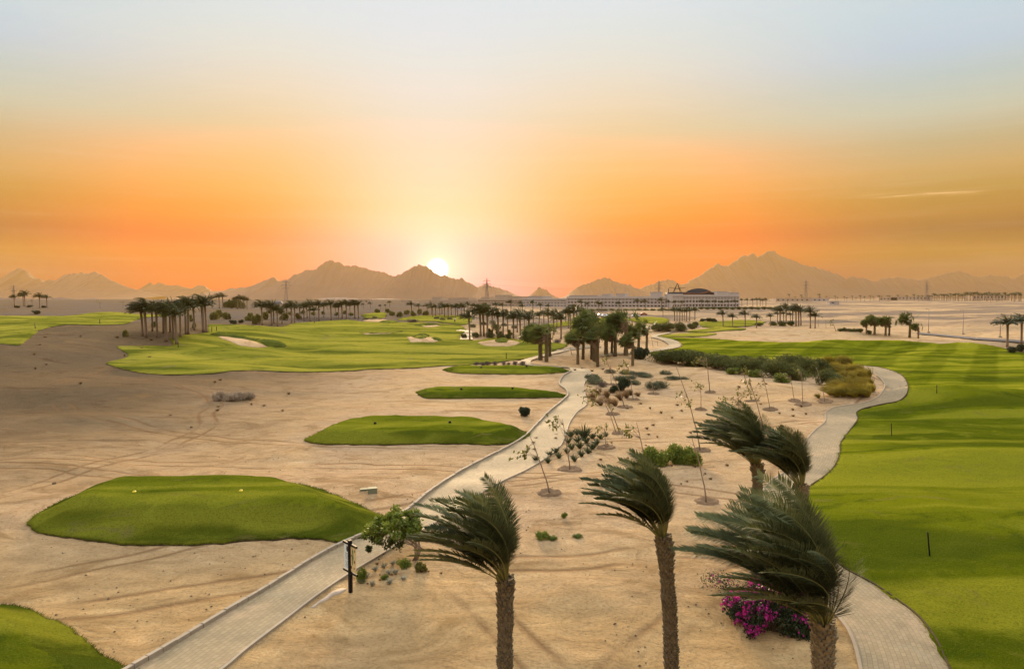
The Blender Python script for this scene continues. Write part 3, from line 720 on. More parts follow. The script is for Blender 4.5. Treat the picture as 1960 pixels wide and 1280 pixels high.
# mountains: a crest line at a real distance, flanks falling away on both sides with gullies
def mountain(D, prof, depth, seed, lab):
    P = np.array(prof, float); d = ray(P[:, 0], P[:, 1]); X = d[:, 0] * D; Zt = 12.5 + d[:, 2] * D
    n = 420; xs = np.linspace(X[0], X[-1], n); zs = np.interp(xs, X, Zt); k = D / 6000
    zs = zs + (vnoise(xs / (22 * k), xs * 0 + seed, seed) * 13 + vnoise(xs / (9 * k), xs * 0 + seed, seed + 7) * 9 + vnoise(xs / (60 * k), xs * 0 + seed, seed + 1) * 12) * k * smooth((zs - 20) / 120)
    nv = 46; v = np.linspace(-1, 1, nv); V = []
    for vv in v:
        y = D + vv * depth * (1.0 + .0 * xs); a = abs(vv)
        fall = (1 - a) ** 1.25
        gx = xs + vv * depth * .25
        rg = (1 - np.abs(2 * vnoise(gx / (120 * k), np.full(n, vv * 2.2 + seed), seed + 2))) - .6
        rg2 = (1 - np.abs(2 * vnoise(gx / (45 * k), np.full(n, vv * 5 + seed), seed + 3))) - .6
        z = 5 + (zs - 5) * (fall + (rg * .07 + rg2 * .03) * min(1, a * 4) * (1 - a) * 1.0)
        z = np.minimum(z, 5 + (zs - 5) * (1 - .25 * a)) if a > .01 else zs
        V.append(np.column_stack([xs, np.full(n, 1.0) * y, z - 12 * (a > .97)]))
    V = np.array(V); i, kk = np.meshgrid(np.arange(nv - 1), np.arange(n - 1), indexing='ij')
    F = np.stack([i * n + kk, i * n + kk + 1, (i + 1) * n + kk + 1, (i + 1) * n + kk], -1).reshape(-1, 4)
    o = link(bpy.data.objects.new('mountain', mesh_np('mountain', V.reshape(-1, 3), F, M['rock']))); tag(o, lab, None, None, 'structure')


mountain(6900, [(-330, 568), (-240, 556), (-150, 548), (-60, 552), (0, 540), (15, 529), (25.5, 517), (37, 511.6), (46, 516), (52, 527), (61, 534), (74, 531), (82, 538), (88, 543), (93, 535), (112, 541), (128, 552), (150, 566)], 700, 11, 'pointed hazy peak at the far left of the range')
mountain(6700, [(84, 566), (100, 550), (112, 539), (122, 527), (143, 522), (163, 521.5), (184, 520.5), (199, 527), (217, 538), (242, 549), (268, 556), (293, 562), (310, 567)], 650, 12, 'flat topped hazy mountain beside the pointed peak')
mountain(7250, [(235, 566), (268, 554), (275.5, 550), (288, 542), (293, 546), (304, 541), (314, 546.5), (337, 544.5), (352, 548), (367, 552), (388, 544), (400, 555.5), (418, 560), (440, 567)], 600, 13, 'low jagged ridge between the flat mountain and the big one')
mountain(6100, [(380, 567), (400, 559), (431, 554), (476.5, 548), (502, 539), (522.5, 531), (533, 536), (550.5, 535), (563, 525), (586, 516), (607, 513), (619, 502), (632, 495), (640, 500), (649, 498.6), (658, 506), (681, 506), (706, 514.6), (734, 518.5), (754.6, 526.6), (790, 545), (830, 567)], 800, 14, 'broad dark mountain to the left of the setting sun')
mountain(5700, [(690, 567), (720, 545), (755, 527.6), (772.5, 520), (790, 511), (803, 505.7), (818, 509.5), (831, 520), (846, 527), (862, 528.7), (872, 534), (882, 531), (902, 543), (915, 547), (933, 543), (948, 548), (973.5, 557), (989, 564), (1000, 567)], 700, 15, 'mountain whose slope the setting sun touches')
mountain(6400, [(1004, 569), (1012, 566), (1022, 558), (1032, 550), (1045, 554), (1055, 562), (1068, 569)], 350, 16, 'small lone hill to the right of the sun')
mountain(6200, [(1070, 570), (1083, 567), (1093, 558), (1114, 544), (1137, 539), (1144, 532.5), (1157, 529), (1170, 535), (1190, 541), (1208, 545), (1223.5, 554), (1239, 560), (1255, 569)], 550, 17, 'triangular hazy mountain behind the long hotel')
mountain(7150, [(1200, 568), (1218, 555), (1231, 550.6), (1251, 541), (1267, 535), (1282, 533.7), (1290, 537), (1300, 543.5), (1316, 552), (1335, 567)], 500, 18, 'pale ridge behind the hotel roof')
mountain(7000, [(1270, 569), (1285, 556), (1300, 545.5), (1316, 540), (1339, 526), (1355, 514), (1373.5, 505), (1384, 508), (1398, 505), (1410, 496.5), (1418, 488), (1431, 489), (1441, 483), (1449, 490), (1459, 486), (1467, 478), (1482, 480), (1492, 489), (1508, 492.5), (1535, 506), (1559, 509), (1577.5, 516), (1600, 524), (1630, 541), (1670, 567)], 900, 19, 'tallest hazy mountain to the right of the hotel')
mountain(6600, [(1570, 567), (1600, 545), (1615, 537), (1629, 527), (1650, 530.6), (1674, 539), (1688, 533), (1723, 528.7), (1758, 536), (1777, 531), (1805, 523), (1838, 517.6), (1857, 524), (1875.6, 530), (1894, 525), (1918, 527.5), (1941, 531.5), (1960, 522), (2020, 515), (2100, 532), (2220, 545), (2350, 567)], 450, 20, 'faint distant range along the right of the horizon')
mountain(2500, [(-260, 572), (-160, 569), (-60, 571), (0, 569.5), (60, 572), (118, 569.5), (145, 572.5), (178, 571), (215, 575), (300, 575.5)], 160, 21, 'low pale foothills behind the leftmost palms')
mountain(2300, [(590, 575), (620, 570.5), (655, 569), (700, 573), (735, 571), (790, 574.5), (850, 576)], 150, 22, 'low foothills behind the windblown palm row')

# ------------------------------------------------------------------ plants
M['frond'] = leaf_mat('palm_leaf', (.026, .036, .010), (.150, .160, .062), .6, .22, .12, .7)
M['frond_dark'] = leaf_mat('far_palm_leaf', (.020, .030, .012), (.062, .075, .028), .5, .15, .2, .5)
M['petiole'] = plain('palm_stalk', (.20, .185, .055), .6, .3, 3)
M['palm_trunk'] = plain('palm_trunk', (.145, .110, .064), .9, .5, 7, .6)
M['palm_boot'] = plain('palm_boot', (.20, .155, .088), .9, .55, 9, .6)
M['far_trunk'] = plain('far_palm_trunk', (.21, .145, .095), .9, .35, 2)
M['dead_leaf'] = plain('dead_palm_leaf', (.20, .135, .075), .9, .4, 3)
M['fan'] = leaf_mat('fan_palm_leaf', (.030, .046, .010), (.150, .175, .045), .6, .25, .12, .9)
M['hedge'] = leaf_mat('hedge_leaf', (.036, .050, .012), (.160, .172, .044), .7, .2, .2, .5)
M['dark_leaf'] = leaf_mat('dark_leaf', (.012, .026, .008), (.042, .062, .018), .5, .15, .3, .9)
M['lime_leaf'] = leaf_mat('lime_leaf', (.070, .105, .010), (.215, .255, .028), .5, .3, .3, .8)
M['grey_leaf'] = leaf_mat('grey_leaf', (.26, .205, .135), (.50, .40, .28), .8, .1, .1, .9)
M['mauve_leaf'] = leaf_mat('mauve_leaf', (.085, .062, .052), (.20, .155, .13), .8, .1, .1, .9)
M['sage_leaf'] = leaf_mat('sage_leaf', (.075, .085, .045), (.17, .175, .09), .7, .15, .1, .9)
M['brown_grass'] = leaf_mat('brown_grass', (.12, .070, .026), (.30, .19, .085), .7, .2, .1, .9)
M['gold_grass'] = leaf_mat('gold_grass', (.15, .120, .014), (.46, .36, .05), .6, .25, .2, .9)
M['aloe'] = leaf_mat('aloe_leaf', (.035, .055, .020), (.105, .125, .05), .5, .05, .3, .9)
M['silver'] = leaf_mat('silver_leaf', (.24, .23, .15), (.46, .43, .31), .6, .05, .3, 2)
M['sap_leaf'] = leaf_mat('sapling_leaf', (.075, .078, .014), (.22, .205, .045), .5, .3, .2, 1.5)
M['magenta'] = leaf_mat('magenta_bract', (.24, .010, .11), (.58, .035, .30), .5, .3, .2, 3)
M['bark'] = plain('sapling_bark', (.27, .195, .125), .9, .3, 4)
M['twig'] = plain('twig', (.13, .09, .055), .9, .3, 4)
M['clod'] = plain('turned_soil', (.17, .108, .058), .95, .35, 2.5, .8)

WIND = np.array([-1.0, 0.10, 0.0])
nz = lambda v: v / (np.linalg.norm(v) + 1e-9)


def frond(rng, d0, L, nl, lw, ll, wind=WIND, k=3.0, pet=.2, base=(0, 0, 0), r0=.022, droop=.35, rach=True, blow=.16):
    """one feather leaf bent over by the wind: (verts, faces, material index)"""
    n = 13; ds = L / n; p = np.array(base, float); t = nz(np.array(d0, float)); P = [p.copy()]; Tn = [t.copy()]
    kk = k * rng.uniform(.75, 1.25)
    for i in range(n):
        s = (i + .5) / n
        t = nz(t + (wind - t * (t @ wind)) * kk * (.10 + .9 * s) / n * 1.15 + np.array([0, 0, -1.0]) * droop * s ** 1.5 / n * 2.2)
        p = p + t * ds; P.append(p.copy()); Tn.append(t.copy())
    P = np.array(P); Tn = np.array(Tn); V = []; F = []; MI = []
    if rach:
        u = np.array([1.0, 0, 0])
        for i in range(n + 1):
            u = nz(u - Tn[i] * (u @ Tn[i])); v = np.cross(Tn[i], u); r = r0 * (1 - .85 * i / n)
            for a in (0, 2.1, 4.2): V.append(P[i] + (u * math.cos(a) + v * math.sin(a)) * r)
        for i in range(n):
            for a in range(3):
                F.append((3 * i + a, 3 * i + (a + 1) % 3, 3 * i + 3 + (a + 1) % 3, 3 * i + 3 + a)); MI.append(0)
    out = nz(np.array([d0[0], d0[1], .001])); nrm0 = nz(np.array([-out[0] * .8, -out[1] * .8, .9]))
    for j in range(nl):
        s = pet + (1 - pet) * (j + .5) / nl; q = s * n; i = min(int(q), n - 1); f = q - i
        c = P[i] * (1 - f) + P[i + 1] * f; t = nz(Tn[i] * (1 - f) + Tn[i + 1] * f)
        nr = nz(nrm0 - t * (nrm0 @ t)); b = np.cross(t, nr)
        e = (s - pet) / (1 - pet); ln = ll * (.5 + .5 * math.sin(math.pi * min(1, .12 + e * .88) ** .8)) * (1 - .35 * e)
        for sd in (-1, 1):
            d = nz(t * .62 + b * sd * .95 + nr * .22 + wind * blow + np.array([rng.gauss(0, .09), rng.gauss(0, .09), rng.gauss(0, .09)]))
            wv = np.cross(d, nr) * .75 + nr * sd * .55; wv = nz(wv - d * (wv @ d)) * lw * .5
            l = ln * rng.uniform(.85, 1.1); m1 = c + d * l * .45; m2 = nz(d + wind * .14 + np.array([0, 0, -.16]))
            tip = m1 + m2 * l * .55; bi = len(V)
            V += [c - wv * .5, c + wv * .5, m1 + wv, m1 - wv, tip]
            F += [(bi, bi + 1, bi + 2, bi + 3), (bi + 3, bi + 2, bi + 4, bi + 4)]; MI += [1, 1]
    return V, F, MI


def add_frond(mb, fr, mset=(0, 1)):
    V, F, MI = fr; b = len(mb.v); mb.v.extend(tuple(map(float, p)) for p in V)
    for q, m in zip(F, MI):
        q = tuple(b + i for i in (q[:3] if len(q) == 4 and q[2] == q[3] else q)); mb.f.append(q); mb.m.append(mset[m])


def spread(rng, i, n, tmin=6, tmax=48):
    az = i * 2.39996 + rng.uniform(-.3, .3); th = R(tmin + (tmax - tmin) * math.sqrt((i + .5) / n) * rng.uniform(.85, 1.1))
    return np.array([math.sin(th) * math.cos(az), math.sin(th) * math.sin(az), math.cos(th)])


def boots_trunk(rng, H, r0, r1, bend):
    """a date palm's trunk: a leaning pillar set with the stubs of old leaves"""
    mb = MB(); n = 16; nr = max(6, int(H / .18)); ctr = lambda s: np.array([bend[0] * s * s, bend[1] * s * s, H * s])
    pts = [ctr(i / nr) for i in range(nr + 1)]
    mb.tube(pts, [(r0 + (r1 - r0) * i / nr) * (1 + .05 * rng.uniform(-1, 1)) * .9 for i in range(nr + 1)], n)
    rows = int(H / .085); per = 13
    for i in range(rows):
        s = (i + .5) / rows; c = ctr(s); rr = (r0 + (r1 - r0) * s) * (.84 + .05 * math.sin(i * .35)); topk = max(0, (s - .82) / .18)
        for j in range(per):
            a = 2 * math.pi * (j + (i % 2) * .5 + i * .08) / per + rng.uniform(-.05, .05)
            o = np.array([math.cos(a), math.sin(a), 0]); tg = np.array([-math.sin(a), math.cos(a), 0])
            wd = 2 * math.pi * rr / per * .56; h = .15 * rng.uniform(.7, 1.25) * (1 + .8 * topk); pr = (.035 + .06 * rng.random() ** 2) * (1 + 1.0 * topk)
            b = c + o * rr; zc = np.array([0, 0, 1.0])
            vs = [b - tg * wd - zc * h * .5, b + tg * wd - zc * h * .5, b + tg * wd * .75 + zc * h * .5 + o * pr, b - tg * wd * .75 + zc * h * .5 + o * pr,
                  b + tg * wd * .55 + zc * h * .42 - o * .01, b - tg * wd * .55 + zc * h * .42 - o * .01]
            mb.add(vs, [(0, 1, 2, 3), (3, 2, 4, 5), (0, 3, 5), (1, 4, 2)], 1)
    mb.smooth = False; return mb


def near_palm(px, py, Y, basepx, L, nf, seed, label, r0=.21, r1=.23, tmax=50, kw=2.1):
    """a big wind-bent date palm: its crown starts at pixel (px, py) at depth Y; > trunk, fronds"""
    rng = random.Random(seed); top = on_depth(px, py, Y); bx = on_depth(basepx, 1000, Y).x
    bz = float(hgt(bx, Y)); root = empty('date_palm', (bx, Y, bz)); H = top.z - bz
    tag(root, label, 'palm tree', 'wind-bent date palms by the paths')
    boots_trunk(rng, H, r0, r1, (top.x - bx, 0)).build('trunk', [M['palm_trunk'], M['palm_boot']], root)
    c = np.array([top.x - bx, 0, H - .05])
    for i in range(nf):
        d = spread(rng, i, nf, 4, tmax); d[0] *= .32 if d[0] > 0 else 1.0; d = nz(d + WIND * .10); l = L * rng.uniform(.78, 1.08)
        fr = frond(rng, d, l, 84, .034, .64 * L / 3.4, k=kw * rng.uniform(.5, 1.3), pet=.24, base=c + np.array([d[0], d[1], 0]) * .16, r0=.02)
        mb = MB(); add_frond(mb, fr); mb.smooth = False; mb.build('frond', [M['petiole'], M['frond']], root)
    return root


near_palm(968, 1108, 19.6, 966, 3.35, 52, 1, 'date palm nearest the sign board, its fronds swept left over the path')
near_palm(1270, 1028, 20.0, 1290, 2.8, 44, 2, 'tall slender date palm in the middle of the sand, trunk slightly curved', .20, .21, 42)
near_palm(1576, 1192, 17.0, 1584, 3.9, 60, 3, 'largest date palm, leaning its crown over the magenta bougainvillea', .24, .27, 48)
near_palm(1450, 890, 29.6, 1450, 3.1, 46, 4, 'smaller date palm behind the largest one with most of its trunk visible', .21, .22, 48)
near_palm(1534, 930, 27.6, 1536, 2.95, 36, 5, 'date palm whose trunk hides behind the largest palm crown', .20, .21, 40)

# ---- middle distance date palms: a few models, then copies with their parts
DATE = []
for v in range(5):
    rng = random.Random(40 + v); root = empty('date_palm', (0, 0, 0)); mb = MB(); H = 8.0 + rng.uniform(-.6, .6); bx = rng.uniform(-.3, .1)
    mb.tube([(bx * (i / 8) ** 2, 0, H * i / 8 - .2 * (i == 0)) for i in range(9)], [.36, .32, .29, .28, .28, .28, .29, .32, .38], 9)
    mb.build('trunk', M['far_trunk'], root); mb = MB(); mb.smooth = False; nf = 58
    for i in range(nf):
        d = spread(rng, i, nf, 3, 82); d = nz(d + WIND * .12); add_frond(mb, frond(rng, d, 4.0 * rng.uniform(.75, 1.1), 18, .13, .8, k=2.0 * rng.uniform(.3, 1.5), pet=.12, base=(bx, 0, H - .1), r0=.05, droop=1.0))
    mb.build('crown', [M['petiole'], M['frond_dark']], root); DATE.append([root, 0, H + 3.4])

FAN = []
for v in range(4):
    rng = random.Random(60 + v); root = empty('fan_palm', (0, 0, 0)); H = 4.6 + .5 * v
    mb = boots_trunk(rng, H, .33, .25, (rng.uniform(-.2, .2), 0)); mb.build('trunk', [M['palm_trunk'], M['palm_boot']], root)
    mb = MB(); mb.smooth = False; sk = MB(); sk.smooth = False; nl = 44
    for i in range(nl + 14):
        dead = i >= nl; d = spread(rng, i, nl, 5, 88) if not dead else np.array([math.cos(i * 2.4), math.sin(i * 2.4), -.6])
        d = nz(d + WIND * .5); pl = rng.uniform(.8, 2.5); b0 = np.array([0, 0, H - .1 - (.5 * rng.random() if dead else 0)]); t = d
        for s in range(4): t = nz(t + WIND * .13 + np.array([0, 0, -.05])); b1 = b0 + t * pl * (.9 if not dead else .5)
        tgt = mb if not dead else sk
        tgt.beam(b0, b1, .03, 0, 3); ax = nz(t + WIND * .35); sd = nz(np.cross(ax, np.array([0, 0, 1.0]) + .01)); up = np.cross(sd, ax)
        if rng.random() < .5: sd, up = up, sd
        nb = 15
        for q in range(nb):
            a = R(-82 + 164 * q / (nb - 1)); bd = nz(ax * math.cos(a) + sd * math.sin(a) + up * .12 * rng.uniform(-1, 1)); ln = rng.uniform(.7, 1.25) * (1.3 if not dead else .8)
            wv = nz(np.cross(bd, up)) * .085; m = b1 + bd * ln * .6; tip = m + nz(bd + WIND * .35 + np.array([0, 0, -.35])) * ln * .5
            tgt.add([b1, m + wv, tip, m - wv], [(0, 1, 2, 3)], 1)
    mb.build('crown', [M['petiole'], M['fan']], root); sk.build('dead_skirt', [M['dead_leaf'], M['dead_leaf']], root); FAN.append([root, 0, H + 1.9])


def place(model, px, pyb, pyt, rng, label, group, name=None, slim=1.0):
    """stands a copy of a model on the land below pixel (px, pyb), as tall as pixel row pyt asks"""
    rec = rng.choice(model); b = at(px, pyb); top = on_depth(px, pyt, b.y); s = max(.35, (top.z - b.z) / rec[2])
    rz = rng.uniform(-.45, .45); k = s * slim * rng.uniform(1.0, 1.28)
    if rec[1] == 0: o = rec[0]; o.location = b; o.rotation_euler = (0, 0, rz); o.scale = (k, k, s)
    else: o = copy_tree(rec[0], b, rz, (k, k, s))
    rec[1] += 1; tag(o, label, rec[0].get('category') or 'palm tree', group); return o


def row(model, pts, where, desc, group, seed, slim=1.0):
    rng = random.Random(seed); pts = sorted(pts); n = len(pts)
    for i, (x, yb, yt) in enumerate(pts):
        place(model, x, yb, yt, rng, f'{desc}, {ordn(i, n)} {where}', group, slim=slim)


row(DATE, [(273, 643, 577), (280, 646, 567), (301, 646, 573), (313, 638, 577), (318, 654, 572), (332, 651, 579), (338, 660, 580), (346, 646, 571), (356, 640, 563), (361, 640, 566), (389, 636, 560), (395, 636, 564)],
    'in the tight grove on the dune edge', 'tall wind-bent date palm', 'palms of the grove on the dune edge', 71)
row(DATE, [(406, 590, 564), (420, 590, 560), (427, 589, 559), (455, 591, 565), (461, 591, 563), (467, 591, 565), (473, 591, 568)],
    'around the dome shaped thicket', 'slim dark palm', 'palms around the far thicket', 72)
row(DATE, [(502, 622, 572), (520, 623, 572), (524, 619, 577), (531, 624, 581), (540, 620, 588), (558, 618, 573), (564, 618, 575)],
    'of the clump behind the fairway bunker', 'wind-bent palm', 'palm clump behind the fairway bunker', 73)
row(DATE, [(582, 615, 576), (593, 615, 572), (602, 619, 584), (610.5, 614, 571), (634, 613, 571), (648, 610, 579), (655, 609, 573), (663, 609, 571), (679, 609, 571), (686, 609, 573)],
    'of the spaced row on the fairway edge', 'wind-bent palm', 'spaced palm row on the fairway edge', 74)
row(DATE, [(627, 592, 581), (632, 591, 582), (696, 590, 580), (709, 592, 577), (728, 594, 582), (738, 592, 583), (746, 588, 575)],
    'beyond the spaced row', 'small far palm', 'small palms beyond the spaced row', 75)
row(DATE, [(899, 650, 591), (920, 643, 580), (926, 643, 582), (933, 646, 577), (954, 644, 587), (963, 641, 591), (983, 647, 594), (996, 648.6, 590), (1012, 650, 594)],
    'of the row beside the curved bunker', 'tall palm', 'tall palms beside the curved bunker', 76)
row(DATE, [(1021, 626, 592), (1032, 625, 596), (1041, 623, 590), (1060, 641, 589), (1074, 648.6, 594), (1083, 618, 590), (1092, 637, 585), (1099, 636, 581), (1104, 618, 580), (1111, 618, 588), (1118, 620.5, 587)],
    'of the row behind the fan palms', 'brownish tall palm', 'tall palms behind the fan palms', 77)
row(DATE, [(828, 606, 582), (834, 605, 581), (851, 607, 580), (858, 609, 578), (872, 608, 580), (876, 606, 579), (883, 607, 578), (889, 606, 581), (842, 603, 584), (864, 603, 580)],
    'in the glare in front of the hotel', 'hazy orange lit palm', 'palms in the glare below the sun', 78)
row(DATE, [(1269, 606, 587), (1291, 614, 586), (1296, 614, 587), (1301, 615, 586), (1306, 614, 588), (1310, 613, 587), (1314, 615, 588), (1320, 614, 587), (1330, 612, 586)],
    'of the clump near the golfers', 'dark palm', 'palm clump near the golfers', 79)
row(DATE, [(1384, 625, 592), (1402, 626, 597.5), (1426.5, 626, 592), (1448, 627, 599), (1474.5, 624, 598)],
    'of five spaced behind the putting green', 'lone wind-bent palm', 'spaced palms behind the putting green', 80)
row(DATE, [(1488, 617, 594), (1493, 624, 583), (1500, 618, 593), (1504.5, 619, 577), (1513, 618, 596), (1517, 619, 585), (1523.5, 624, 579), (1528.6, 624, 581), (1533, 623, 586), (1551, 628, 584), (1560, 628, 594.5)],
    'of the dense clump on the sand ridge', 'tall dark palm', 'palm clump on the sand ridge', 81)
row(DATE, [(1928, 664, 601), (1955, 658, 597)], 'of the pair above the round dark bushes', 'lone tall palm', 'palm pair above the round bushes', 82)
row(DATE, [(27.5, 585, 562), (45, 586, 559), (48, 587, 554), (76, 590, 559), (90, 589, 562)], 'along the far crest behind the dune', 'slender bent palm', 'palms on the far crest', 83)
row(DATE, [(1420, 586, 570), (1430, 586, 570), (1441, 586, 570), (1449, 586, 569), (1455, 586, 569), (1460, 586, 571), (1466, 586, 569)], 'beside the right end of the hotel', 'bushy palm', 'palms at the end of the hotel', 84)
row(DATE, [(1113, 596, 572), (1125, 597, 576), (1146, 597, 574), (1152, 597, 576), (1185, 596, 575), (1221, 593, 570), (1235, 593, 571), (1266, 593, 568), (1280, 592, 572), (1292, 592, 574)], 'against the middle wing of the hotel', 'thin palm', 'thin palms in front of the hotel middle', 85)
row(DATE, [(1305, 591, 574), (1343, 590, 572), (1355, 590, 573), (1368, 590, 573), (1382, 590, 574), (1394, 590, 573), (1408, 590, 572)], 'against the end wing of the hotel', 'thin palm', 'thin palms in front of the hotel end', 86)
row(DATE, [(978, 598, 572), (997, 598, 574), (1020, 598, 573), (1000, 600, 580), (962, 600, 578), (950, 601, 576), (1035, 600, 578), (1050, 600, 580)], 'in front of the hotel blocks behind the tall row', 'hazy palm', 'hazy palms before the hotel blocks', 87)
row(DATE, [(292, 634, 575), (326, 636, 570), (372, 632, 569)], 'at the back of the dune edge grove', 'partly hidden date palm', 'palms at the back of the grove', 171)
row(DATE, [(512, 611, 578), (550, 612, 581), (574, 611, 580), (588, 608, 580), (620, 607, 578), (642, 604, 580), (670, 603, 578)], 'behind the gaps of the spaced row', 'slight palm', 'palms behind the spaced row', 172)
row(DATE, [(788, 603, 575), (802, 603, 579), (818, 602, 579), (826, 601, 577), (846, 600, 576), (896, 604, 576), (908, 605, 578), (918, 606, 580), (930, 604, 578)], 'before the hazed low blocks', 'faint hazy palm', 'faint palms before the low blocks', 173)
row(DATE, [(942, 634, 588), (972, 633, 590), (990, 636, 589), (1004, 633, 591), (1050, 632, 588), (1066, 628, 590), (1088, 628, 588)], 'standing behind the tall palms by the bunker', 'shaded palm', 'second line behind the tall palms', 174)
# fan palms in the sand where the paths meet
row(FAN, [(1034.5, 689, 622), (1046, 692, 620), (1052.5, 682, 625)], 'of the dense clump at the path bend', 'thick fan palm', 'fan palm clump at the path bend', 91)
row(FAN, [(1106, 697, 635), (1116, 688, 633)], 'of the pair in the sand ring', 'short fan palm', 'fan palm pair in the sand', 92)
row(FAN, [(1133, 688, 615), (1139, 691, 597), (1144, 702, 632), (1160, 679, 614), (1171, 677, 620), (1177.5, 682, 622)], 'of the crowd beside the paved junction', 'shaggy fan palm', 'fan palms beside the junction', 93)
row(FAN, [(1198, 680, 594), (1211, 699.6, 640), (1222, 678, 622), (1237.5, 674, 616)], 'of the group over the dark round shrub', 'blown fan palm', 'fan palms over the dark shrub', 94)
row(FAN, [(1658, 639, 611), (1674, 640, 604), (1695, 642.5, 606), (1702, 642.5, 604)], 'beside the trimmed far hedge', 'dark bushy fan palm', 'fan palms beside the far hedge', 95)
row(FAN, [(1741, 646, 601), (1757.5, 648, 618)], 'of the two standing alone on the sand', 'fan palm', 'fan palms alone on the sand', 96)

# ---- the far line of palms on the horizon: too small to show parts
TINY = []
for v in range(3):
    rng = random.Random(120 + v); mb = MB(); mb.smooth = False
    mb.tube([(0, 0, -.2), (0, 0, 4), (.05 * v, 0, 8)], [.3, .26, .28], 6, 2)
    for i in range(16):
        d = spread(rng, i, 16, 4, 60); add_frond(mb, frond(rng, d, 3.6, 8, .3, .8, k=2.6, pet=.1, base=(0, 0, 7.9), r0=.06, droop=.6))
    TINY.append(mb.mesh('far_palm', [M['petiole'], M['frond_dark'], M['far_trunk']]))
rng = random.Random(7)
def z5(x, y): return (1500 + x / 4.26, 470 + y / 4.26)
far = [(z5(x, 452 + rng.uniform(-6, 6)), z5(0, t)[1]) for x, t in zip((30, 45, 95, 145, 150, 215, 290, 296, 350, 370, 420, 440, 495, 515, 560, 590, 625, 660, 705, 730, 780, 800, 850, 865, 930, 1005, 1065, 1100, 1130, 1175, 1190, 1210),
        (425, 392, 415, 398, 415, 420, 392, 415, 410, 425, 408, 418, 412, 422, 408, 420, 405, 412, 405, 412, 405, 410, 405, 408, 400, 404, 396, 405, 404, 403, 405, 405))]
far2 = [(z5(1225 + i * 11.2 + rng.uniform(-5, 5), 450 + rng.uniform(-14, 8)), z5(0, 393 + rng.uniform(-8, 14))[1]) for i in range(24)]
far3 = [(z5(1490 + i * 11.0 + rng.uniform(-5, 5), 448 + rng.uniform(-14, 10)), z5(0, 383 + rng.uniform(-8, 18))[1]) for i in range(42)]
for pts, lab, grp in ((far, 'tiny palm in the thin line on the hazy horizon past the hotel', 'thin far palm line'), (far2, 'tiny palm in the dense far plantation under the distant pylon', 'far plantation under the pylon'),
                      (far3, 'tiny palm in the far plantation towards the edge of the plain', 'far plantation at the edge of the plain')):
    for (x, yb), yt in pts:
        b = at(x, min(max(yb, 575.6), 580)); s = max(.4, (on_depth(x, yt, b.y).z - b.z) / 10.6)
        o = link(bpy.data.objects.new('far_palm', rng.choice(TINY))); o.location = b; o.rotation_euler = (0, 0, rng.uniform(-.5, .5)); o.scale = (s * 1.1, s * 1.1, s); tag(o, lab, 'palm tree', grp)

# ------------------------------------------------------------------ shrubs, tufts and saplings
def leaves(rs, C, size, aspect=.45, upb=.2, flat=None):
    """leaf-sized quads at the points C: (verts, faces)"""
    n = len(C); a = rs.normal(size=(n, 3)); a[:, 2] += upb; a /= np.linalg.norm(a, axis=1)[:, None]
    if flat is not None: a = a * (1 - flat[3]) + np.array(flat[:3]) * flat[3]; a /= np.linalg.norm(a, axis=1)[:, None]
    b = np.cross(a, rs.normal(size=(n, 3))); b /= np.linalg.norm(b, axis=1)[:, None] + 1e-9
    s = size * rs.uniform(.6, 1.3, (n, 1)); a = a * s; b = b * s * aspect * .5
    V = np.stack([C, C + a * .5 + b, C + a, C + a * .5 - b], 1).reshape(-1, 3); F = np.arange(4 * n).reshape(n, 4); return V, F


def shrub_meshes(seed, nlump, nleaf, size, leaf, aspect, mat, spread_=(1, 1, .6), lump=(.28, .5), blow=0.0, gap=.0):
    """foliage and stems of a shrub about 2 m across and 1.2 m high"""
    rs = np.random.RandomState(seed); P = []; mb = MB()
    for i in range(nlump):
        a = rs.uniform(0, 2 * math.pi); q = math.sqrt(rs.uniform(.02, 1)) * .72
        c = np.array([math.cos(a) * q * spread_[0], math.sin(a) * q * spread_[1], rs.uniform(.25, 1.0) * spread_[2] * (1.1 - .5 * q)]); r = rs.uniform(*lump)
        c[0] -= blow * c[2]
        m = int(nleaf / nlump); d = rs.normal(size=(m, 3)); d /= np.linalg.norm(d, axis=1)[:, None]
        rad = r * rs.uniform(.45, 1.12, (m, 1)) ** .6; pts = c + d * rad * np.array([1, 1, .8]); P.append(pts[pts[:, 2] > .02])
        for s in range(2):
            e = c + rs.normal(size=3) * .12; mb.beam((rs.uniform(-.1, .1), rs.uniform(-.1, .1), -.1), e, .022, 0, 4, .008)
    V, F = leaves(rs, np.vstack(P), leaf, aspect, .35, (-1, 0, .1, min(.6, blow)) if blow else None)
    return mesh_np('foliage', V, F, mat, False), mb.mesh('stems', M['twig'])


SH = {}
def shrub_model(key, n, *a, **k):
    SH[key] = [shrub_meshes(hashn(key) + i, *a, **k) for i in range(n)]
def hashn(s): return sum(ord(c) * (i + 3) for i, c in enumerate(s)) % 9973


shrub_model('hedge', 5, 16, 5200, 1, .13, .30, M['hedge'], (1, .9, .95), (.26, .46), .30)
shrub_model('dark', 3, 12, 3000, 1, .16, .5, M['dark_leaf'], (.8, .8, .85), (.26, .42))
shrub_model('lime', 3, 13, 3400, 1, .13, .5, M['lime_leaf'], (1, .8, .7), (.26, .44))
shrub_model('mauve', 2, 12, 2600, 1, .10, .4, M['mauve_leaf'], (.8, .8, .75), (.3, .46))
shrub_model('grey', 3, 14, 3000, 1, .13, .35, M['grey_leaf'], (1, .8, .65), (.22, .40))
shrub_model('sage', 3, 12, 2600, 1, .14, .30, M['sage_leaf'], (1, .9, .6), (.24, .42), .35)
shrub_model('bush', 2, 14, 2600, 1, .15, .5, M['sap_leaf'], (1, .8, .8), (.2, .36))


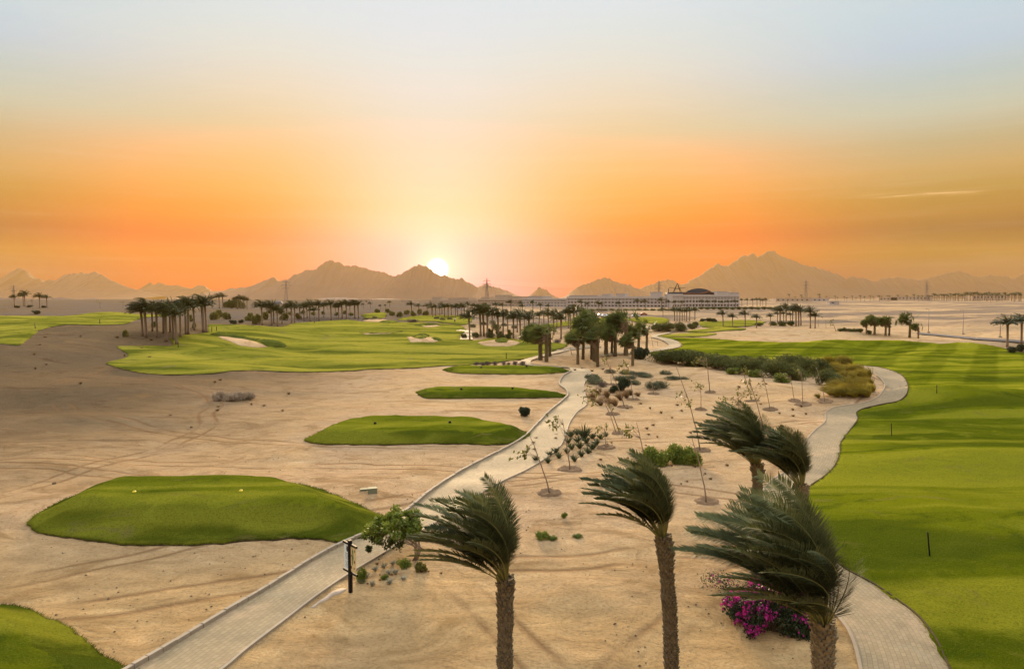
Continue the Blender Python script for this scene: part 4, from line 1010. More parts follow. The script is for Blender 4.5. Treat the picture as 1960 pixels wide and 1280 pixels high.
def shrub(key, x, y, wpx, hpx, label, group=None, seed=0, cat='shrub', name=None):
    """a shrub whose foot stands at pixel (x, y), wpx wide and hpx high in the photo"""
    b = at(x, y); m = math.hypot(b.y, 12.5) ; px = FPX / b.y
    fo, st = SH[key][(seed or int(x)) % len(SH[key])]; root = empty(name or 'shrub', b, (x * .7) % 1.2 - .6 if key in ('hedge', 'sage') else (x * .37) % 6.28, (wpx / px / 2.1, wpx / px / 2.1, max(.12, hpx / px * .87 / 1.15)))
    tag(root, label, cat, group)
    link(bpy.data.objects.new('foliage', fo), root); link(bpy.data.objects.new('stems', st), root); return root


def shrubs(key, pts, desc, where, group, cat='shrub'):
    pts = sorted(pts)
    for i, p in enumerate(pts): shrub(key, *p, f'{desc}, {ordn(i, len(pts))} {where}', group, cat=cat, seed=int(p[0]) * 7 + i)


# the long hedge between the sand and the striped fairway
shrubs('hedge', [(1268, 693, 52, 26), (1292, 696, 60, 32), (1318, 699, 64, 36), (1345, 701, 58, 32), (1330, 689, 56, 24)], 'feathery dark shrub', 'in the left stretch of the long hedge', 'shrubs of the left hedge stretch')
shrubs('hedge', [(1372, 705, 56, 34), (1398, 709, 58, 34), (1420, 712, 52, 30), (1445, 716, 58, 36), (1468, 712, 52, 34), (1384, 698, 50, 26), (1432, 704, 54, 28)], 'feathery dark shrub', 'in the middle stretch of the long hedge', 'shrubs of the middle hedge stretch')
shrubs('hedge', [(1488, 722, 66, 44), (1512, 715, 66, 44), (1540, 719, 68, 46), (1566, 716, 58, 38), (1525, 727, 56, 34)], 'tall feathery dark shrub', 'at the thick right end of the hedge', 'shrubs of the right hedge end')
shrubs('lime', [(1405, 716, 34, 20), (1448, 722, 36, 22), (1495, 732, 42, 26)], 'low bright green shrub', 'along the foot of the hedge', 'bright shrubs at the hedge foot')
shrub('hedge', 1592, 737, 62, 34, 'dark green shrub growing among the golden grass clumps')
shrub('dark', 1226, 688, 42, 30, 'dark round shrub under the blown fan palms')
shrub('dark', 1192, 748, 36, 34, 'dark green upright shrub above the brown tufts by the path')
shrub('dark', 1174, 752, 24, 20, 'small dark shrub close to the brown tufts')
shrub('sage', 1142, 735, 46, 24, 'grey green bush leaning over the path edge')
shrub('sage', 1135, 726, 34, 18, 'brownish low bush on the path kerb')
shrubs('sage', [(1188, 728, 34, 16), (1216, 736, 30, 14), (1238, 722, 34, 15), (1276, 716, 30, 12), (1170, 714, 26, 12)], 'messy dry shrub', 'of the scatter between the path and the hedge', 'messy shrubs between path and hedge')
shrub('mauve', 1155, 741, 24, 16, 'small bluish grey rounded bush by the path')
shrub('sage', 1258, 744, 54, 26, 'isolated spreading grey green shrub on open sand')
shrubs('sage', [(1205, 716, 40, 14), (1228, 720, 40, 13), (1208, 725, 30, 10), (1290, 727, 34, 12), (1305, 726, 30, 9)], 'low straggly green ground plant', 'in the patch behind the isolated shrub', 'straggly plants on the sand')
shrubs('lime', [(1244, 888, 56, 50), (1272, 890, 54, 46), (1293, 886, 52, 54), (1322, 889, 52, 48)], 'bright yellow green bush', 'of the bushy clump behind the slender palm', 'yellow green bush clump')
shrubs('mauve', [(911, 698, 15, 9), (923, 699, 16, 10), (933, 698.5, 16, 11), (946, 698.5, 15, 11), (963, 698, 14, 11), (974, 698.5, 11, 8), (987, 698, 15, 11), (1001, 698, 16, 12)], 'round mauve grey bush', 'of the line behind the farthest tee', 'round bushes behind the farthest tee')
shrubs('grey', [(418, 766, 34, 30), (440, 767, 38, 28), (460, 766, 34, 30), (478, 765, 32, 26)], 'dry pale bush', 'of the lone heap on the bare sand', 'dry bushes on the bare sand')
shrubs('dark', [(1937, 676, 20, 17), (1956, 673, 24, 20), (1972, 676, 26, 22)], 'round clipped dark bush', 'below the pair of lone palms', 'round dark bushes')
shrubs('hedge', [(1608, 634, 14, 7), (1618, 634, 14, 8), (1628, 635, 14, 8), (1638, 635, 14, 8), (1648, 636, 14, 9), (1664, 639, 12, 9)], 'small dark hedge shrub', 'in the trimmed far hedge', 'trimmed far hedge')
shrubs('hedge', [(1262, 633, 30, 18), (1282, 634, 30, 20), (1302, 633, 28, 20), (1325, 630, 18, 14), (1333, 627, 14, 14)], 'dark bushy shrub', 'near the golfers and their palms', 'bushes near the golfers')
shrubs('dark', [(1345, 616, 16, 9), (1356, 616, 18, 11), (1366, 617, 16, 11)], 'dark far shrub', 'of three before the lone palms', 'shrubs before the lone palms')
shrubs('hedge', [(1455, 624, 18, 8), (1480, 623, 16, 10), (1497, 624, 18, 12), (1516, 624, 16, 12)], 'olive far shrub', 'at the feet of the ridge palms', 'shrubs at the ridge palms')
shrubs('hedge', [(890, 648, 14, 11), (912, 646, 18, 12), (940, 646, 20, 12), (960, 648, 18, 12), (973, 648, 14, 11), (952, 632, 22, 14)], 'olive bush', 'under the tall row near the curved bunker', 'bushes below the tall palms')
shrub('mauve', 1068, 656, 22, 12, 'dark purplish bush at the edge of the fairway')
shrubs('hedge', [(434, 589, 14, 15), (444, 590, 18, 20), (455, 590, 20, 22), (464, 590, 16, 16)], 'dark bush', 'making up the dome shaped far thicket', 'bushes of the far thicket')
shrubs('dark', [(443, 619, 12, 9), (450, 620, 14, 10), (461, 618, 14, 9)], 'dark shrub', 'on the sand behind the fairway bunker', 'dark shrubs behind the bunker')
shrubs('dark', [(69, 601, 20, 10), (33, 589, 12, 6), (57, 588, 14, 6), (84, 589, 10, 6)], 'low dark bush', 'on the far crest with bent palms', 'bushes on the far crest')
shrubs('bush', [(750, 604, 16, 12), (765, 606, 16, 13), (778, 602, 16, 13), (790, 604, 16, 13), (803, 601, 16, 13), (815, 603, 16, 12), (742, 598, 14, 10), (722, 598, 14, 10)], 'hazy olive shrub', 'in the far orchard under the glare', 'shrubs in the glare')
shrub('mauve', 788, 616, 30, 9, 'brown dome shaped bush at the far end of the fairway')
shrub('dark', 1004, 797, 30, 24, 'young spiky palm like plant alone by the third tee')
shrubs('lime', [(1035, 1030, 34, 20), (1058, 1033, 26, 12), (1104, 1028, 26, 9), (1080, 990, 16, 14)], 'low green weeds', 'on the sand beyond the palm near the sign', 'green weeds on the sand')
# bare plants left and right of the middle distance
shrubs('bush', [(240, 644, 14, 18), (294, 626, 13, 15), (365, 615, 17, 18), (372, 628, 14, 15), (410, 612, 23, 21), (420, 606, 20, 18), (434, 611, 20, 19), (478, 614, 23, 21), (490, 620, 26, 27), (508, 612, 23, 21), (545, 612, 23, 18), (570, 610, 17, 15)],
       'thin young bush', 'on the sand between the groves', 'young bushes between the groves')

shrubs('sage', [(700, 612, 12, 6), (718, 609, 12, 7), (836, 611, 12, 9), (848, 613, 14, 9), (862, 612, 14, 8), (905, 626, 16, 11), (925, 622, 16, 12), (944, 620, 16, 12), (966, 624, 16, 11), (985, 628, 14, 10)], 'hazy bush', 'of the scrub between fairway and glare', 'scrub between fairway and glare')
shrubs('sage', [(930, 603, 14, 7), (952, 602, 14, 7), (990, 603, 14, 7), (1008, 603, 14, 7), (1026, 603, 14, 8), (1062, 605, 14, 8)], 'dim bush', 'of the scrub at the foot of the hazed blocks', 'scrub before the hazed hotel blocks')
shrubs('bush', [(516, 600, 12, 9), (536, 601, 12, 9), (556, 602, 12, 9), (580, 600, 12, 9), (600, 603, 12, 9), (618, 601, 12, 8), (645, 603, 12, 8), (660, 600, 12, 8), (672, 604, 12, 8)], 'small scrub bush', 'on the slope behind the spaced palm row', 'scrub behind the spaced palms')
shrubs('bush', [(1010, 641, 14, 12), (1022, 645, 14, 10), (938, 640, 18, 16), (955, 642, 18, 14), (975, 641, 16, 14)], 'leafy young bush', 'among the trunks beside the curved bunker', 'young bushes among the tall trunks')
# ---- clumps of ornamental grass
def tuft_mesh(seed, n, h, blow, wid=.03, lean=.55):
    rs = np.random.RandomState(seed); V = []; F = []
    for i in range(n):
        a = rs.uniform(0, 6.283); q = rs.uniform(.1, 1); d = np.array([math.cos(a) * q * lean, math.sin(a) * q * lean, 1.0]); d /= np.linalg.norm(d)
        p = np.array([math.cos(a), math.sin(a), 0]) * rs.uniform(0, .14); L = h * rs.uniform(.6, 1.15); b = np.cross(d, rs.normal(size=3)); b = b / np.linalg.norm(b) * wid
        pts = [p]
        for s in range(3):
            d = d + np.array([-blow, 0, -.16 - .25 * s * lean]) * .6; d /= np.linalg.norm(d); p = p + d * L / 3; pts.append(p)
        k = len(V); V += [pts[0] - b * .6, pts[0] + b * .6, pts[1] + b, pts[1] - b, pts[2] + b * .7, pts[2] - b * .7, pts[3], pts[3]]
        F += [(k, k + 1, k + 2, k + 3), (k + 3, k + 2, k + 4, k + 5), (k + 5, k + 4, k + 6, k + 7)]
    return np.array(V), np.array(F)


TUFT = {}
for key, mat, n, h, bl, wd, ln in (('gold', 'gold_grass', 420, 1.0, .55, .014, .8), ('brown', 'brown_grass', 240, 1.0, .35, .014, .85), ('aloe', 'aloe', 46, 1.0, .05, .055, .95), ('silver', 'silver', 60, 1.0, .0, .06, 1.2), ('yucca', 'aloe', 70, 1.0, .0, .05, .75)):
    TUFT[key] = []
    for v in range(3):
        V, F = tuft_mesh(hashn(key) + v, n, h, bl, wd, ln); TUFT[key].append(mesh_np(key + '_leaves', V, F, M[mat], False))


def tuft(key, x, y, wpx, hpx, label, group, name, cat='plant', zr=None):
    b = at(x, y); px = FPX / b.y; me = TUFT[key][int(x * 3 + y) % 3]; o = link(bpy.data.objects.new(name, me)); s = wpx / px / 1.35
    o.location = b; o.scale = (s, s, max(.1, hpx / px / .92)); o.rotation_euler = (0, 0, zr if zr is not None else (x * .13) % .9 - .45); tag(o, label, cat, group); return o


def tufts(key, pts, name, desc, where, group, cat='plant'):
    pts = sorted(pts)
    for i, p in enumerate(pts): tuft(key, *p, f'{desc}, {ordn(i, len(pts))} {where}', group, name, cat)


def zz7(x, y): return (1300 + x / 4.26, 640 + y / 4.26)
rng = random.Random(5)
gold_rows = [('in the back row of the golden bed', 703, 1552, 1625, 8), ('in the second row of the golden bed', 713, 1572, 1648, 8), ('in the third row of the golden bed', 724, 1612, 1664, 6), ('in the fourth row of the golden bed', 736, 1618, 1668, 6),
             ('in the fifth row of the golden bed', 748, 1606, 1668, 7), ('in the front row of the golden bed', 757, 1592, 1660, 7)]
for wh, y, x0, x1, n in gold_rows:
    tufts('gold', [(x0 + (x1 - x0) * (i + rng.uniform(-.2, .2)) / (n - 1), y + rng.uniform(-3.5, 3.5), rng.uniform(28, 44), rng.uniform(17, 27)) for i in range(n)], 'grass_clump', 'golden wind-combed grass clump', wh, 'golden grass bed by the path bend', 'grass clump')
tuft('gold', 1567, 762, 16, 12, 'single small golden grass clump apart from the bed', None, 'grass_clump', 'grass clump')
tufts('brown', [(1136, 768, 26, 22), (1150, 776, 26, 20), (1163, 762, 24, 20), (1178, 777, 26, 18), (1188, 766, 22, 20), (1200, 762, 22, 18), (1208, 756, 18, 14), (1222, 758, 18, 10), (1146, 755, 24, 18), (1166, 774, 22, 16)], 'grass_clump', 'dry brown grass clump', 'beside the path below the dark shrub', 'brown grass clumps by the path', 'grass clump')
aloe = [(1026, 882, 17, 13), (1049, 886, 18, 15), (1070, 877, 19, 15), (1100, 883, 20, 17), (1113, 874, 20, 17), (1086, 868, 18, 14), (1064, 866, 18, 13), (1052, 872, 16, 12)]
aloe2 = [(1094, 860, 20, 15), (1110, 858, 20, 16), (1126, 868, 20, 16), (1134, 860, 20, 16), (1142, 852, 20, 15), (1122, 848, 20, 15), (1106, 846, 20, 14), (1088, 848, 18, 14)]
aloe3 = [(1092, 836, 22, 16), (1118, 838, 22, 15), (1134, 839, 20, 14), (1150, 840, 18, 13), (1104, 832, 18, 13), (1160, 835, 16, 11)]
tufts('aloe', aloe, 'aloe_plant', 'spiky dark aloe', 'in the near rows of the succulent bed', 'aloes in the near rows')
tufts('aloe', aloe2, 'aloe_plant', 'spiky dark aloe', 'in the middle rows of the succulent bed', 'aloes in the middle rows')
tufts('aloe', aloe3, 'aloe_plant', 'spiky aloe', 'in the back rows of the succulent bed', 'aloes in the back rows')
tuft('yucca', 1118, 840, 30, 30, 'tall yucca with stiff upright leaves in the succulent bed', None, 'yucca')
tufts('silver', [(675, 1094, 14, 10), (690, 1115, 15, 12), (713, 1120, 16, 12), (702, 1104, 15, 11), (718, 1092, 15, 12), (735, 1086, 15, 12), (744, 1098, 15, 12), (757, 1098, 16, 13), (745, 1117, 17, 13), (772, 1109, 14, 9), (752, 1080, 14, 10), (778, 1077, 12, 9)],
      'silver_plant', 'small silvery rosette', 'in the planted ring behind the sign', 'silver rosettes behind the sign')
shrub('lime', 692, 1112, 30, 36, 'green leafy shrub just behind the sign board')
shrub('lime', 738, 1108, 20, 14, 'low green shrub in the middle of the planted ring')
shrub('lime', 772, 1085, 36, 24, 'yellow leaved shrub at the back of the planted ring')
shrub('bush', 806, 1094, 30, 28, 'small twiggy shrub at the edge of the planted ring')
rng = random.Random(91)
for wh, x0, x1, y0, y1, n in (('between the open saplings', 1190, 1330, 770, 840, 12), ('on the sand before the hedge', 1330, 1560, 735, 800, 12), ('near the yellow green bushes', 1180, 1400, 850, 930, 16), ('around the succulent bed', 1010, 1180, 830, 900, 14), ('by the planted ring', 690, 860, 1060, 1120, 12), ('on the sand behind the fan palm pair', 1080, 1200, 690, 712, 6), ('on the bare sand past the dry heap', 250, 560, 725, 800, 9), ('on the dark dune slope', 60, 300, 640, 740, 12)):
    tufts('brown', [(rng.uniform(x0, x1), rng.uniform(y0, y1), rng.uniform(5, 11), rng.uniform(3, 6)) for i in range(n)], 'dry_tuft', 'tiny dry tuft', wh, 'dry tufts ' + wh, 'grass tuft')
# bougainvillea under the largest palm
b = at(1473, 1205); rs = np.random.RandomState(3); root = empty('bougainvillea', b, 0, (1.0, 1.0, 1.4)); tag(root, 'dark bougainvillea bush covered with magenta flowers under the largest palm', 'shrub')
LF = []; FL = []; tw = MB()
for i in range(30):
    c = np.array([rs.uniform(-1.25, 1.45), rs.uniform(-.7, .9), 0]); q = np.hypot(c[0] / 1.5, c[1] / 1.0); c[2] = max(.1, rs.uniform(.15, 1.45) * (1.05 - .6 * q)); r = rs.uniform(.25, .42)
    d = rs.normal(size=(520, 3)); d /= np.linalg.norm(d, axis=1)[:, None]; p = c + d * r * rs.uniform(.4, 1.1, (520, 1)) ** .6; LF.append(p[p[:, 2] > .02])
    k = 210 if c[0] < .15 else 40; d = rs.normal(size=(k, 3)); d[:, 2] += .3; d[:, 1] -= .3; d /= np.linalg.norm(d, axis=1)[:, None]; p = c + d * r * rs.uniform(.92, 1.22, (k, 1)); cl = vnoise(p[:, 0] * 5, p[:, 2] * 5 + p[:, 1] * 3, 3) > .02; FL.append(p[(p[:, 2] > .05) & cl])
    tw.beam((0, 0, -.1), c, .025, 0, 4, .008)
V, F = leaves(rs, np.vstack(LF), .085, .6); link(bpy.data.objects.new('foliage', mesh_np('foliage', V, F, M['dark_leaf'], False)), root)
V, F = leaves(rs, np.vstack(FL), .085, .9, .5); link(bpy.data.objects.new('flowers', mesh_np('flowers', V, F, M['magenta'], False)), root); tw.build('stems', M['twig'], root)
b = at(1405, 1128); root = empty('bougainvillea', b); tag(root, 'sparse trailing bougainvillea with few flowers beside the magenta bush', 'shrub'); tw = MB(); LF = []; FL = []
for i in range(16):
    e = np.array([rs.uniform(-1.5, 1.3), rs.uniform(-.6, .5), rs.uniform(.1, .55)]); tw.beam((0, 0, -.05), e, .02, 0, 4, .006); LF.append(e + rs.normal(size=(60, 3)) * np.array([.25, .2, .12])); FL.append(e + rs.normal(size=(6, 3)) * .15)
V, F = leaves(rs, np.vstack(LF), .08, .6); link(bpy.data.objects.new('foliage', mesh_np('foliage', V, F, M['dark_leaf'], False)), root)
V, F = leaves(rs, np.vstack(FL), .08, .9); link(bpy.data.objects.new('flowers', mesh_np('flowers', V, F, M['magenta'], False)), root); tw.build('stems', M['twig'], root)


# ---- saplings: thin leaning stems, the few leaves all blown to one side
def sapling(base, top, boxes, n, label, seed, r=.05, group='wind-bent saplings on the sand', basin=True, leaf=.26, twigs=7, bow=.25):
    rng = random.Random(seed); rs = np.random.RandomState(seed); b = at(*base); t = on_depth(*top, b.y); v = t - b
    root = empty('sapling', b); tag(root, label, 'sapling', group); mb = MB(); side = rng.uniform(-.5, .5)
    P = []
    for i in range(9):
        s = i / 8; P.append(Vector((v.x * (s * (1 - bow) + bow * s * s), side * s * s, v.z * s - .15 * (i == 0))) + Vector((rng.uniform(-.025, .025), 0, 0)))
    mb.tube(P, [r * (1 - .62 * i / 8) for i in range(9)], 7); L = []
    for bx in boxes:
        c0 = on_depth(bx[0], bx[1], b.y) - b; c1 = on_depth(bx[2], bx[3], b.y) - b
        for k in range(max(3, twigs)):
            e = Vector((rng.uniform(c0.x, c1.x), rng.uniform(-.5, .5), rng.uniform(min(c0.z, c1.z), max(c0.z, c1.z)))); s = rng.uniform(.72, 1) if e.z > v.z * .7 else max(.15, min(.95, e.z / max(v.z, .1)))
            a = P[int(s * 8)]; m = a.lerp(e, .5) + Vector((0, 0, .15)); mb.tube([a, m, e], [r * .3, r * .22, r * .1], 5)
            q = int(n / max(3, twigs) / len(boxes)) + 1; f = rs.uniform(0.35, 1.1, (q, 1)); L.append(np.array(m) + (np.array(e) - np.array(m)) * f + rs.normal(size=(q, 3)) * .10)
    if not boxes:
        for k in range(3):
            a = P[8 - k]; mb.tube([a, a + Vector((rng.uniform(-.5, .25), rng.uniform(-.3, .3), rng.uniform(.1, .5)))], [r * .3, r * .1], 5)
    mb.build('trunk', M['bark'], root)
    if L:
        V, F = leaves(rs, np.vstack(L), leaf, .55, -.25, (-.9, 0, -.25, .45)); link(bpy.data.objects.new('crown', mesh_np('crown', V, F, M['sap_leaf'], False)), root)
    if basin:
        mb = MB(); n_ = 22; R0 = rng.uniform(.62, .85); prof = [(.0, .03), (.3, .02), (.62, .015), (.82, .15), (1.0, .11), (1.3, -.12)]; vs = []
        for rr, zt in prof:
            for k in range(n_):
                a = 6.2832 * k / n_; q = R0 * rr * (1 + .12 * rng.uniform(-1, 1)); x, y = q * math.cos(a), q * math.sin(a) * 1.0
                vs.append((x, y, float(hgt(b.x + x, b.y + y)) - b.z + zt * (1 + .5 * rng.uniform(-1, 1))))
        fs = [(i * n_ + k, i * n_ + (k + 1) % n_, (i + 1) * n_ + (k + 1) % n_, (i + 1) * n_ + k) for i in range(len(prof) - 1) for k in range(n_)]
        fs = [q[::-1] for q in fs] if False else fs
        mb.add(vs, fs); mb.build('soil_ring', M['clod'], root)
    return root


def z6(*a): return tuple((980 if i % 2 == 0 else 660) + v / 4.9 for i, v in enumerate(a))
def z7(*a): return tuple((1300 if i % 2 == 0 else 640) + v / 4.26 for i, v in enumerate(a))
sapling((1186, 829), z6(850, 450), [z6(640, 380, 770, 560)], 70, 'long pair-stemmed sapling leaning over the brown tufts with leaves beside the path', 1, .06, twigs=10)
sapling((1180, 828), z6(800, 400), [], 0, 'bare stem beside the long leaning sapling over the brown tufts', 2, .045, basin=False)
sapling((1196, 779), z6(880, 140), [z6(815, 90, 890, 180)], 26, 'slanting sapling with a tuft of leaves before the fan palm crowd', 3, .06, twigs=5)
sapling((1170, 736), z6(925, 200), [], 0, 'bare upright sapling near the fan palm crowd', 4, .05)
sapling((1172, 793), z6(935, 560), [z6(905, 560, 955, 620)], 16, 'tiny leafy sapling low on the sand past the tufts', 5, .035, twigs=3)
sapling((1212, 765), z6(1090, 205), [z6(965, 150, 1100, 270)], 90, 'sapling with the fullest leaf cluster, over the dark green shrub', 6, .05, twigs=9, leaf=.3)
sapling((1251, 754), z6(1298, 310), [], 0, 'short thick stemmed sapling before the isolated grey shrub', 7, .06)
sapling((1359, 751), z6(1815, 110), [z6(1680, 95, 1840, 170)], 46, 'tall sapling standing in front of the left hedge stretch', 8, .075)
sapling((1341, 862), z6(1535, 200), [z6(1525, 440, 1600, 510), z6(1640, 510, 1700, 590)], 34, 'tallest thin sapling reaching above the open sand', 9, .055, twigs=4, bow=.4)
sapling((1342, 784), z6(1768, 350), [z6(1640, 320, 1740, 430), z6(1760, 370, 1815, 400)], 52, 'sapling with drooping dark leaves behind the tallest thin one', 10, .045)
sapling((1091, 899), z6(470, 690), [z6(335, 670, 455, 760)], 46, 'sapling between the succulent bed and the path, leaves hanging over paving', 11, .05)
sapling((1236, 889), z6(1165, 725), [z6(985, 715, 1130, 870)], 60, 'sapling growing out of the yellow green bushes', 12, .055)
sapling((1052, 943), (1015, 834), [(984, 862, 1012, 875)], 36, 'sapling nearest the path edge, leaves blown across the kerb', 13, .05)
sapling((1352, 961), (1321, 836), [], 0, 'leafless bent stem in a soil ring, nearest of the bare saplings', 14, .055, bow=.5)
sapling((1160, 856), z6(870, 800), [z6(780, 740, 930, 850)], 40, 'low twiggy sapling at the corner of the succulent bed', 15, .04)
sapling((1474, 784), z7(672, 305), [z7(610, 280, 690, 320), z7(620, 385, 690, 430)], 34, 'thin sapling in a dark soil ring below the hedge middle', 16, .045)
sapling((1520, 767), z7(905, 335), [z7(830, 310, 890, 380)], 34, 'sapling with lime leaves close to the thick hedge end', 17, .045)
sapling((1537, 774), z7(988, 300), [z7(950, 275, 985, 300)], 8, 'forked Y shaped sapling in front of the hedge end', 18, .05)
sapling((1579, 768), z7(1125, 270), [], 0, 'bare sapling before the golden grass bed', 19, .045)
sapling((1415, 788), z7(480, 520), [z7(325, 470, 500, 580), z7(470, 410, 600, 500)], 110, 'sapling with a long dark streamer of blown leaves', 20, .045, twigs=10)
sapling((1463, 826), z7(560, 370), [z7(590, 440, 660, 530), z7(515, 330, 580, 400)], 40, 'leaning sapling behind the smaller date palm', 21, .055)
sapling((1439, 768), z7(520, 290), [z7(440, 270, 560, 330)], 50, 'bright leaved sapling mixing with the hedge middle', 22, .045)
sapling((1600, 634), (1591.5, 611), [(1588, 608, 1595, 622)], 60, 'pale sapling by the trimmed far hedge', 23, .09, basin=False, leaf=.4)
for i, (bx, by, tx, ty) in enumerate(((1051, 679, 1049, 640), (1094, 678, 1092, 666), (1239, 664, 1241, 648), (1250, 664, 1247, 646), (1259, 662, 1257, 645), (1581, 627, 1580, 613), (1567, 626, 1566, 612))):
    sapling((bx, by), (tx, ty), [], 0, ('bare stake-like sapling beside the fan palm clump', 'stub of a sapling behind the fan palm pair', 'first bare pole sapling inside the far path bend', 'second bare pole sapling inside the far path bend',
            'third bare pole sapling inside the far path bend', 'bare small tree right of the ridge palms', 'bare thin tree close to the ridge palms')[i], 30 + i, .07, basin=False)
for i, (bx, by, tx, ty, bxs) in enumerate(((20, 589, 18, 570, []), (24, 588, 22, 571, []), (62, 589, 61, 573, [(58, 572, 66, 578)]), (82, 588, 81, 571, []), (192, 590, 190, 575, [(184, 574, 196, 582)]), (235, 589, 238, 574, [(230, 574, 245, 582)]), (1860, 600, 1860, 590, []))[:6]):
    sapling((bx, by), (tx, ty), bxs, 40 if bxs else 0, f'thin bare tree, {ordn(i, 6)} on the skyline behind the green strip', 50 + i, .14, 'bare trees on the left skyline', False, .5)

# a leafy small tree behind the sign
b = at(795, 1072); root = empty('small_tree', b); tag(root, 'bushy green small tree blown towards the sign beside the paved path', 'tree'); rs = np.random.RandomState(8); mb = MB(); LF = []
for i in range(64):
    s = rs.rand(); c = np.array([.15 - 2.25 * s + rs.normal() * .2, rs.normal() * .5, 1.35 + .55 * math.sin(2.8 * s) - .35 * s + rs.normal() * .36]); d = rs.normal(size=(150, 3)); d /= np.linalg.norm(d, axis=1)[:, None]
    LF.append(c + d * rs.uniform(.10, .30) * rs.uniform(.3, 1.1, (150, 1)))
    if i % 5 == 0: mb.tube([(rs.normal() * .05, 0, -.1), (.15 + rs.normal() * .1, 0, .6), tuple(c)], [.04, .03, .008], 5)
P_ = np.vstack(LF); up = P_[:, 2] > 1.25
V, F = leaves(rs, P_[up], .15, .55, 0); link(bpy.data.objects.new('crown', mesh_np('crown', V, F, M['lime_leaf'], False)), root); V, F = leaves(rs, P_[~up], .15, .55, 0); link(bpy.data.objects.new('lower_crown', mesh_np('lower_crown', V, F, M['hedge'], False)), root); mb.build('trunk', M['bark'], root)

# ------------------------------------------------------------------ made things
M['black'] = plain('black_paint', (.012, .011, .010), .5, .2, 3); M['sign_white'] = plain('sign_white', (.62, .66, .60), .5, .06, 3, .05); M['sign_ochre'] = plain('sign_ochre', (.62, .47, .22), .5, .30, 2.2, .05)
M['sign_green'] = plain('sign_green', (.07, .12, .03), .6, .3, 4, .05); M['sign_brown'] = plain('sign_brown', (.16, .075, .025), .6, .3, 4); M['ink'] = plain('sign_ink', (.05, .06, .06), .6, .1, 4)
M['yellow'] = plain('yellow_ball', (.60, .44, .03), .4, .1, 3); M['box'] = plain('valve_box', (.17, .18, .11), .7, .2, 3); M['stone'] = plain('stone', (.42, .34, .25), .9, .3, 3, .6)
b = at(671, 1133); root = empty('sign_post', b, R(-46), (.52, .52, 1.0)); tag(root, 'black post with two hanging notice panels, planted beside the near path', 'sign'); f = FPX / b.y
mb = MB(); mb.smooth = False; mb.box(-.13, .13, -.13, .13, -.3, 2.25); mb.build('post', M['black'], root)
for z in (2.02, .83):
    mb = MB(); mb.smooth = False; mb.box(-1.04, 1.04, -.07, .07, z, z + .09); mb.build('crossbar', M['black'], root)
def panel(x0, x1, mat, name):
    mb = MB(); mb.smooth = False; mb.box(x0, x1, -.02, .02, .935, 2.005); return mb.build(name, mat, root)
pl = panel(-.90, -.085, M['sign_white'], 'panel'); pl['label'] = 'white notice panel with a dark round emblem and lines of writing'
mb = MB(); mb.smooth = False; vs = [(-.42 + .13 * math.cos(a), -.024, 1.82 + .13 * math.sin(a)) for a in np.linspace(0, 6.2832, 24, endpoint=False)]; mb.add(vs, [tuple(range(24))]); mb.build('emblem', M['ink'], pl)
mb = MB(); mb.smooth = False; rng = random.Random(4)
for i, (wd, h) in enumerate(((.5, .03), (.42, .018), (.52, .018), (.48, .018), (.36, .018), (.5, .018), (.54, .018), (.3, .018), (.46, .018), (.4, .018))):
    z = 1.60 - i * .058 - (.04 if i > 4 else 0); x = -.49 - wd / 2
    while x < -.49 + wd / 2:
        w_ = rng.uniform(.02, .06); mb.add([(x, -.023, z), (x + w_, -.023, z), (x + w_, -.023, z + h), (x, -.023, z + h)], [(0, 1, 2, 3)]); x += w_ + .015
mb.build('writing', M['ink'], pl)
pr = panel(.085, .90, M['sign_ochre'], 'panel'); pr['label'] = 'ochre panel with a drawn map of the hole'
mb = MB(); mb.smooth = False; C = [(.50, 1.90), (.56, 1.80), (.52, 1.68), (.58, 1.55), (.50, 1.42), (.46, 1.30), (.42, 1.20), (.35, 1.28), (.38, 1.42), (.34, 1.55), (.40, 1.70), (.36, 1.82), (.42, 1.92)]
mb.add([(x, -.024, z) for x, z in C], [tuple(range(len(C)))[::-1]]); mb.build('map_drawing', M['sign_green'], pr)
for x, z, s in ((.74, 1.86, .06), (.70, 1.40, .07), (.22, 1.12, .07), (.64, 1.12, .05), (.24, 1.62, .05)): mb = MB(); mb.smooth = False; mb.add([(x + s * math.cos(a) * 1.3, -.023, z + s * math.sin(a)) for a in np.linspace(0, 6.2832, 12, endpoint=False)], [tuple(range(12))]); mb.build('map_mark', M['sign_brown'], pr)


def stake(x, yb, yt, label, grp='black distance stakes on the turf'):
    b = at(x[0], yb); t = on_depth(x[1], yt, b.y) - b; k = max(1, b.y / 70); mb = MB(); lean = t.normalized(); L = t.length
    mb.tube([lean * -.1, lean * (L - .02), lean * L], [.035 * k, .035 * k, .02 * k], 8); o = mb.build('stake', M['black']); o.location = b + Vector((0, 0, .08)); tag(o, label, 'stake', grp)


stake((1779.5, 1775.5), 1068, 1021, 'nearest black stake, leaning slightly, on the right fairway')
stake((1706.5, 1706), 836, 811, 'black stake on the low green mound past the path bend')
stake((1793, 1793), 755, 738, 'short black stake on the striped fairway beside the bend')
stake((1606, 1606), 695, 684, 'small black stake behind the golden grass bed')
stake((969, 969), 688, 676, 'black stake behind the round mauve bushes'); stake((341, 341), 666, 655, 'thin dark stake below the palm grove')
stake((67.5, 67), 630, 619, 'dark stake at the near end of the green strip'); stake((191, 191), 620, 611, 'dark stake at the far end of the green strip')
stake((405.5, 405.5), 636, 626, 'left one of two stakes behind the long bunker'); stake((414.5, 414.5), 634, 625, 'right one of two stakes behind the long bunker')


